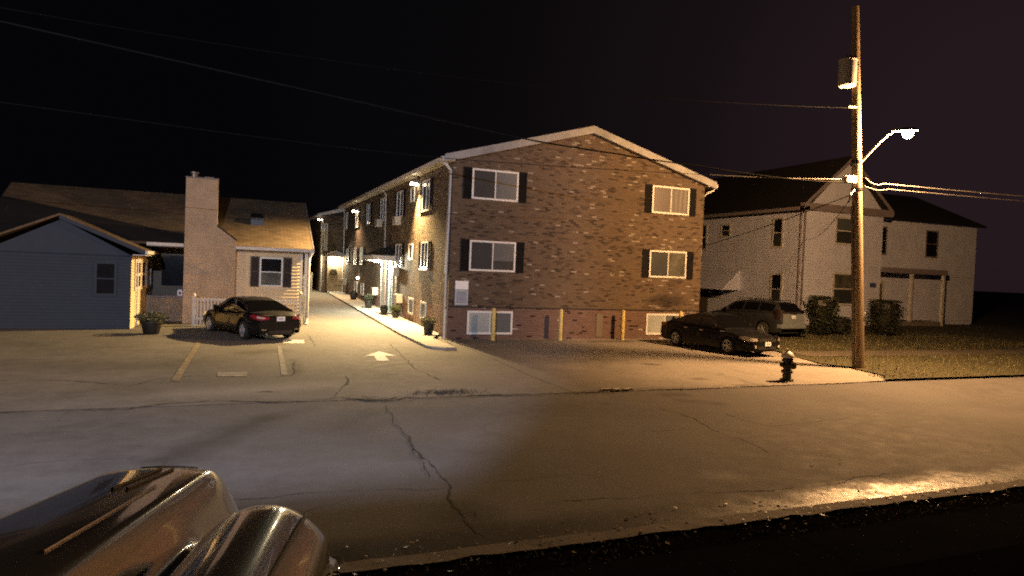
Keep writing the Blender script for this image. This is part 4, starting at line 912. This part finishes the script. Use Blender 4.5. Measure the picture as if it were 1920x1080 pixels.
    for s in (1, -1):   # mirrors
        x = c['mirror']; yb = cab(x, .05); m_ = part('side_mirror', MB().lathe([(.02,0),(.09,.02),(.11,.08),(.10,.14),(.03,.17)], (x, s*(yb[1]+.02), yb[2]+.08), 10, 'y') if s > 0 else MB().lathe([(.02,0),(.09,-.02),(.11,-.08),(.10,-.14),(.03,-.17)], (x, -(yb[1]+.02), yb[2]+.08), 10, 'y'), c['paint'], t, smooth=60)
    # lamps wrapped on the corners
    def lens(nm, x0, x1, f0, f1, sgn, m, off=.012, par=None):
        out = []
        cap = fc if sgn > 0 else rc
        for s in (1, -1):
            q = MB(); rows = []
            seq = [x0 + (x1-x0)*k/6 for k in range(7)]
            for x in seq: rows.append([(lambda p: (x, s*(p[0]+off), p[1]))(lerp_prof(prof(x), f0 + (f1-f0)*j/6)) for j in range(7)])
            q.grid(rows); out.append(part(nm, q, m, par or t, smooth=60))
        return out
    def lerp_prof(p, f):
        k = min(int(f), len(p)-2); u = f-k; return (p[k][0]+(p[k+1][0]-p[k][0])*u, p[k][1]+(p[k+1][1]-p[k][1])*u)
    def face_pt(sgn, y, z): return (sgn*(L/2+.104), y, z)
    c['hook'](t, dict(lens=lens, L=L, W=Wd, zb=zb, prof=prof, cab=cab, fc=fc, rc=rc))
    return t
def quad_patch(x, y0, y1, z0, z1, bulge=.02, sgn=1, n=6, slant=0., sweep=0.):
    q = MB(); rows = []
    for k in range(n+1):
        y = y0+(y1-y0)*k/n; rows.append([(x + sgn*bulge*(1-(2*j/n-1)**2)*.8 - sgn*sweep*(k/n)**2, y, z0+(z1-z0)*j/n + slant*k/n) for j in range(n+1)])
    return q.grid(rows)
def plate_on(t, x, z, sgn, y=0):
    p = part('number_plate', MB().box(x-.012, x+.012, y-.155, y+.155, z-.078, z+.078), M['plate'], t, bevel=.006)
    xx = x + sgn*.0135; part('plate_band', MB().face([(xx,y-.09,z-.03),(xx,y+.09,z-.03),(xx,y+.09,z+.025),(xx,y-.09,z+.025)]), M['plate_ink'], p)
def sedan_rear(t, k):
    L = k['L']; xe = -L/2-.10
    for s in (1, -1):
        q = MB(); rows = []      # wrap-around tail lamp
        for (x, y, z0, z1) in ((-L/2+.42,.885,.86,.93),(-L/2+.2,.855,.79,.94),(-L/2+.02,.80,.77,.93),(-L/2-.085,.70,.76,.91),(xe-.012,.55,.775,.88),(xe-.014,.42,.80,.86)):
            rows.append([(x - .012*(y<.8), s*(y+.012), z0+(z1-z0)*j/4) for j in range(5)])
        q.grid(rows); tl = part('tail_lamp', q, M['red_lens'], t, smooth=60)
        q = MB(); q.grid([[(x-.018, s*(y+.016), z0+(z1-z0)*j/2) for j in range(3)] for x, y, z0, z1 in ((-L/2+.05,.81,.83,.90),(-L/2-.07,.72,.82,.875),(xe-.012,.58,.82,.85))]); part('reversing_lens', q, M['clear_lens'], tl, smooth=60)
        part('reflector', MB().box(xe-.012, xe+.02, s*.62-.09, s*.62+.09, .40, .44), M['chrome'], t)
        part('exhaust_tip', MB().tube([(xe+.12, s*.52, .27),(xe-.02, s*.52, .27)], .035, 10), M['chrome'], t)
    plate_on(t, xe-.016, .80, -1)
    q = MB(); q.box(xe-.02, xe, -.08, .08, .93, .955); q.prism([(xe-.02,-.08,.935),(xe-.02,-.20,.955),(xe-.02,-.08,.95)], (.02,0,0)); q.prism([(xe-.02,.08,.935),(xe-.02,.20,.955),(xe-.02,.08,.95)], (.02,0,0)); part('badge', q, M['chrome'], t)
    part('model_script', MB().box(xe-.005, xe+.01, .34, .62, .925, .945), M['chrome'], t)
    part('bumper_line', MB().box(xe-.01, xe+.03, -.72, .72, .645, .655), M['rubber'], t)
    part('diffuser', MB().box(xe-.012, xe+.05, -.45, .45, .27, .40), M['rubber'], t)
def sedan_front(t, k):
    L = k['L']; xe = L/2+.10
    for s in (1, -1):
        q = MB(); rows = []
        for (x, y, z0, z1) in ((L/2-.48,.875,.70,.75),(L/2-.28,.855,.62,.77),(L/2-.08,.80,.60,.75),(L/2+.05,.70,.60,.725),(xe+.012,.54,.615,.70)):
            rows.append([(x + .014, s*(y+.014), z0+(z1-z0)*j/4) for j in range(5)])
        q.grid(rows); hl = part('headlight', q, M['clear_lens'], t, smooth=60)
        q = MB(); q.grid([[(x+.02, s*(y+.018), z0+(z1-z0)*j/2) for j in range(3)] for x, y, z0, z1 in ((L/2-.46,.872,.71,.74),(L/2-.34,.86,.66,.745))]); part('indicator', q, P('amber_lens', (.45,.16,.03), .2), hl, smooth=60)
        part('fog_lamp', MB().lathe([(.055,xe-.03),(.055,xe+.012),(.03,xe+.02)], (0, s*.62, .40), 12, 'x'), M['clear_lens'], t)
    gr_ = part('grille', MB().box(xe-.03, xe+.012, -.45, .45, .58, .70), M['rubber'], t)
    q = MB(); q.box(xe-.02, xe+.02, -.46, .46, .635, .655); q.box(xe-.02, xe+.018, -.45, .45, .70, .71); part('grille_bar', q, M['chrome'], gr_)
    part('lower_grille', MB().box(xe-.03, xe+.008, -.5, .5, .30, .42), M['rubber'], t)
    plate_on(t, xe+.03, .50, 1)
def both(t, k): sedan_rear(t, k); sedan_front(t, k)
SED = dict(L=4.75, W=1.86, R=.335, axles=(-1.42, 1.42), clear=.22,
    belt=([-2.375,-2.1,-1.6,-.8,.3,1.0,1.6,2.1,2.375], [.90,.985,1.0,.965,.935,.925,.88,.78,.66]),
    roof=([-2.0,-1.5,-.9,-.35,.1,.5,.95,1.25], [.985,1.17,1.37,1.455,1.45,1.37,1.14,.93]),
    plan=([-2.375,-2.1,-1.5,0,1.5,2.05,2.375], [.84,.94,.985,1.,.985,.93,.80]),
    side_glass=((-1.42,-.98),(-.92,-.16),(-.08,.74)), screen=(.42,1.17), rear=(-1.92,-.98), mirror=.78, seams=(-1.0,-.12,.98), paint=M['carpaint'], hook=both)
CARL = (.58, 28.15, .008)
make_car('parked_sedan', 'black sedan parked by the picket fence with its red tail lamps facing the street', 'car', (.72, 28.2, .012), R(90+23), dict(SED, L=4.95, W=1.88, axles=(-1.5, 1.5)))
make_car('parked_sedan', 'black sedan parked nose out on the concrete pad with a white front plate', 'car', (18.3, 22.55, .016), R(-90+7), dict(SED, L=4.85, R=.33, chrome_h=True))
def suv_rear(t, k):
    L = k['L']; xe = -L/2-.10
    for s in (1, -1):
        q = MB(); q.grid([[(x, s*(y+.012), .95+(1.42-.95)*j/4) for j in range(5)] for x, y in ((-L/2+.25,.93),(-L/2+.02,.90),(-L/2-.06,.84),(xe-.012,.74))]); part('tail_lamp', q, P('dark_red_lens', (.012,.003,.003), .4, coat=.2), t, smooth=60)
        part('roof_rail', MB().tube([(-1.9, s*.62, 1.80),(-1.8, s*.62, 1.86),(.3, s*.62, 1.88),(.4, s*.62, 1.82)], .02, 6), M['rubber'], t)
    plate_on(t, xe-.016, 1.08, -1)
    q = MB(); q.grid([[(x, y, z) for y in (-.80,-.5,0,.5,.80)] for x, z in ((xe-.012,.70),(xe-.022,.85),(xe-.024,1.1),(xe-.018,1.24))]); part('tailgate', q, M['suv_rear_lit'], t, smooth=60)  # paler than the body to carry the light on the rear
    part('rear_bumper', MB().box(xe-.09, xe+.25, -.93, .93, .50, .72), M['suv_rear_lit'], t, bevel=.05)
    part('tailgate_handle', MB().box(xe-.03, xe+.01, -.25, .25, 1.22, 1.26), M['chrome'], t)
    sedan_front(t, k)
SUV = dict(L=4.9, W=1.95, R=.38, axles=(-1.45, 1.45), clear=.27,
    belt=([-2.45,-2.2,0,1.1,1.9,2.3,2.45], [1.22,1.27,1.22,1.18,1.10,.95,.80]),
    roof=([-2.45,-2.3,-2.05,-1.2,0,.5,1.0,1.45], [1.25,1.55,1.76,1.82,1.80,1.72,1.45,1.17]),
    plan=([-2.45,-2.2,0,1.5,2.2,2.45], [.92,.97,1.,.985,.93,.84]),
    side_glass=((-2.05,-1.15),(-1.08,-.2),(-.1,.8)), screen=(.5,1.38), rear=(-2.42,-2.1), mirror=.85, seams=(-1.1,-.15,.95), paint=M['suv_side_shaded'], hook=suv_rear)
make_car('parked_suv', 'grey sport utility vehicle, tailgate painted as lit and sides as shaded, parked beside the white house', 'car', (25.7, 28.9, .03), R(90+8), SUV)

# ---- glossy dark retro car close to the camera, seen over its bonnet
nc = thing('near_car', 'glossy dark car in the near corner, bonnet and wing reflecting the street', 'car', (.45, 3.22, .84), 0)
h_ = Vector((.2, .98, 0)).normalized(); l_ = Vector((-h_.y, h_.x, 0))
def NCp(u, v, z): return h_*u + l_*v + Vector((0, 0, z))
def sst(x, a, b): t = min(1, max(0, (x-a)/(b-a))); return t*t*(3-2*t)
def nz(u, v):
    s = abs(v - .95)
    hood = 1.05 - .13*(u + .3) - .05*(s/.4)**2 - .28*sst(s, .24, .45) - (.75*(max(0, u-.55)/1.0)**3.0)
    fen = 1.02 - .11*(u + .3) - .16*abs((s-.69)/.26)**2.2 - (.9*(max(0, u+.28)/.86)**2.6)
    k = 15.
    z = math.log(math.exp(k*hood) + math.exp(k*fen) + math.exp(k*(.05)))/k
    return z
q = MB(); rows = []
vs = [1.9*k/110 for k in range(111)]
for i in range(120):
    u = -2.1 + 3.65*i/119
    row = [NCp(u, v, nz(u, v)) for v in vs]; a, b = row[0], row[-1]
    rows.append([NCp(u, .02, -.1), NCp(u, .002, min(.5, a.z-.06))] + row + [NCp(u, 1.898, min(.5, b.z-.06)), NCp(u, 1.88, -.1)])
q.grid(rows); q.face(rows[-1]); part('body', q, P('silver_glossy_carpaint', (.25,.255,.255), .14, .8, var=.05, spec=.6, coat=1.), nc, smooth=60)
q = MB(); rows = []     # cabin behind
for i in range(24):
    u = -4.8 + 2.75*i/23; r = pchip([-4.8,-4.4,-3.7,-3.0,-2.5,-2.05],[.9,1.35,1.58,1.58,1.5,1.2])(u)
    rows.append([NCp(u,.10,.5), NCp(u,.10,.88), NCp(u,.16,min(r,.95)), NCp(u,.10+.22*(r-.85)/.7+.02,r-.04), NCp(u,.45,r), NCp(u,.95,r+.02), NCp(u,1.45,r), NCp(u,1.8-.22*(r-.85)/.7-.02,r-.04), NCp(u,1.74,min(r,.95)), NCp(u,1.8,.88), NCp(u,1.8,.5)])
q.grid(rows); part('cabin', q, M['carglass'], nc, smooth=50)
q = MB(); q.grid([[NCp(u, v, .30 if v in (.03,1.87) else .92) for v in (.03,.035,1.865,1.87)] for u in (-4.9,-2.0)]); part('rear_body', q, M['carpaint'], nc)
for u in (-.45, -3.7):
    for v in (.14, 1.76): part('wheel', MB().lathe([(.2,-.1),(.30,-.1),(.32,-.06),(.32,.06),(.30,.1),(.2,.1)], (0,0,0), 24, 'y'), M['rubber'], nc, smooth=40).matrix_local = Matrix.Translation(NCp(u, v, .32)) @ Matrix.Rotation(math.atan2(h_.y, h_.x), 4, 'Z')
q = MB()     # bonnet shut lines
for v0 in (.50, 1.40):
    q.grid([[NCp(u, v0-.006, nz(u, v0-.006)+.003), NCp(u, v0+.006, nz(u, v0+.006)+.003)] for u in [-1.2+2.0*k/50 for k in range(51)]])
part('bonnet_seam', q, M['rubber'], nc)
q = MB(); q.grid([[NCp(-.05, v, nz(-.05,v)+.003), NCp(-.035, v, nz(-.035,v)+.003)] for v in [.30+.28*k/14 for k in range(15)]]); part('panel_seam', q, M['grey_metal'], nc)
q = MB(); rows = []     # dark bonnet scoop near the nose
for k in range(15):
    a = k/14; u = .88 - .05*math.sin(a*math.pi); w_ = .05*math.sin(a*math.pi)+.002; v = .78+.30*a
    rows.append([NCp(u-w_, v, nz(u-w_, v)+.004), NCp(u, v, nz(u, v)+.010), NCp(u+w_, v, nz(u+w_, v)+.004)])
q.grid(rows); part('bonnet_vent', q, M['rubber'], nc, smooth=60)
for d in (0, .06):
    q = MB(); q.tube([NCp(u, .90+d-.08*u, nz(u, .90+d-.08*u)+.006) for u in [.1+.55*k/12 for k in range(13)]], .007, 6); part('bonnet_strake', q, M['rubber'], nc)
q = MB(); q.tube([NCp(u, .80, nz(u,.80)+.004) for u in [-.9+1.1*k/14 for k in range(15)]], .006, 6); part('trim_strip', q, M['chrome'], nc)
NO = Vector((.45, 3.22, .84))
q = MB(NO); q.tube([(0.341, 3.126, 1.781), (0.321, 2.974, 1.827), (0.214, 2.532, 1.879), (0.137, 2.187, 1.929), (0.073, 1.837, 1.987)], [.009,.0085,.007,.0055,.004], 8); part('antenna', q, M['rubber'], nc, smooth=60)

# ================================================================== off-frame lamps whose light falls into the view
fp = thing('flood_light', 'white floodlight with barn doors on a mast in the yard behind the camera', 'floodlight', (-4.25, -2.0, .83))
part('mast', MB().tube([(0,-.3,0),(0,-.3,6.2)], [.08,.06], 10), M['grey_metal'], fp)
hd_ = MB(); z0 = 6.2     # open fronted housing: the lamp sits .35 behind the opening
xL, xR, zB, zT = -.56, .6685*.35, z0 - .645*.35, z0 + .07*.35
hd_.box(xL-.02,xR+.02,-.10,-.08,zB-.02,zT+.02); hd_.box(xL-.02,xL,-.08,.35,zB-.02,zT+.02); hd_.box(xR,xR+.02,-.08,.35,zB-.02,zT+.02); hd_.box(xL,xR,-.08,.35,zB-.02,zB); hd_.box(xL,xR,-.08,.35,zT,zT+.02)
part('housing', hd_, M['black_metal'], fp)
point('flood_lamp', (-4.25, -2.0, .83+z0), 14500, (.74, .79, 1.), .017)
l2 = thing('street_lamp', 'second sodium street lamp on a steel pole further along the street', 'street lamp', (-16, 15.6, 0))
part('shaft', MB().tube([(0,0,0),(0,0,7.6)], [.12,.08], 10), M['grey_metal'], l2); part('arm', MB().tube([(0,0,7.5),(0,-.8,7.9),(0,-1.6,8.0)], .035, 8), M['grey_metal'], l2)
part('head', MB().lathe([(.05,.12),(.2,.06),(.22,0)], (0,-1.7,7.98), 12), M['grey_metal'], l2); part('lens', MB().lathe([(.16,0),(.12,-.07),(.0,-.1)], (0,-1.7,7.975), 12), M['sodium'], l2)
point('street_light', (-16, 13.9, 7.7), 3000, (1., .60, .30), .12)

# ================================================================== WORLD, CAMERA
wd = bpy.data.worlds.new('World'); SC.world = wd; wd.use_nodes = True
nt = wd.node_tree; bg_ = nt.nodes['Background']
sky = nt.nodes.new('ShaderNodeTexSky'); sky.sky_type = 'NISHITA'; sky.sun_disc = False; sky.sun_elevation = R(-4); sky.sun_rotation = R(-120)
tc = nt.nodes.new('ShaderNodeTexCoord'); dp = nt.nodes.new('ShaderNodeVectorMath'); dp.operation = 'DOT_PRODUCT'
dirv = Vector((math.sin(R(58)), math.cos(R(58)), .16)).normalized(); dp.inputs[1].default_value = dirv; nt.links.new(tc.outputs['Generated'], dp.inputs[0])
rp_ = nt.nodes.new('ShaderNodeValToRGB'); e = rp_.color_ramp.elements
e[0].position = .55; e[0].color = (.0014,.0014,.0022,1); e[1].position = .995; e[1].color = (.017,.0095,.0115,1)
k = e.new(.80); k.color = (.0030,.0025,.0028,1); k = e.new(.93); k.color = (.0080,.0050,.0060,1)
nt.links.new(dp.outputs['Value'], rp_.inputs[0])
ad = nt.nodes.new('ShaderNodeMix'); ad.data_type = 'RGBA'; ad.blend_type = 'ADD'; ad.inputs[0].default_value = .002
nt.links.new(rp_.outputs[0], ad.inputs[6]); nt.links.new(sky.outputs[0], ad.inputs[7]); nt.links.new(ad.outputs[2], bg_.inputs[0]); bg_.inputs[1].default_value = 1.

yaw, pit, rol = R(22.318), R(-1.51), R(2.319)
f = Vector((math.sin(yaw)*math.cos(pit), math.cos(yaw)*math.cos(pit), math.sin(pit))); r = Vector((math.cos(yaw), -math.sin(yaw), 0)); u = r.cross(f)
r2 = r*math.cos(rol) + u*math.sin(rol); u2 = -r*math.sin(rol) + u*math.cos(rol)
cd = bpy.data.cameras.new('Camera'); cam = bpy.data.objects.new('Camera', cd); COL.objects.link(cam)
mw = Matrix((r2, u2, -f)).transposed().to_4x4(); mw.translation = (0, 0, 2.9); cam.matrix_world = mw
cd.sensor_width = 36; cd.lens = 1290/1920*36; cd.clip_start = .05; cd.clip_end = 3000
SC.camera = cam
SC.view_settings.view_transform = 'Standard'; SC.view_settings.look = 'None'; SC.view_settings.exposure = 0; SC.view_settings.gamma = 1
SC.render.engine = 'CYCLES'; SC.cycles.use_denoising = False; SC.cycles.max_bounces = 6; SC.cycles.sample_clamp_indirect = 1.5; SC.cycles.use_adaptive_sampling = False; SC.cycles.caustics_reflective = False; SC.cycles.caustics_refractive = False
SC.cycles.filter_width = 1.9
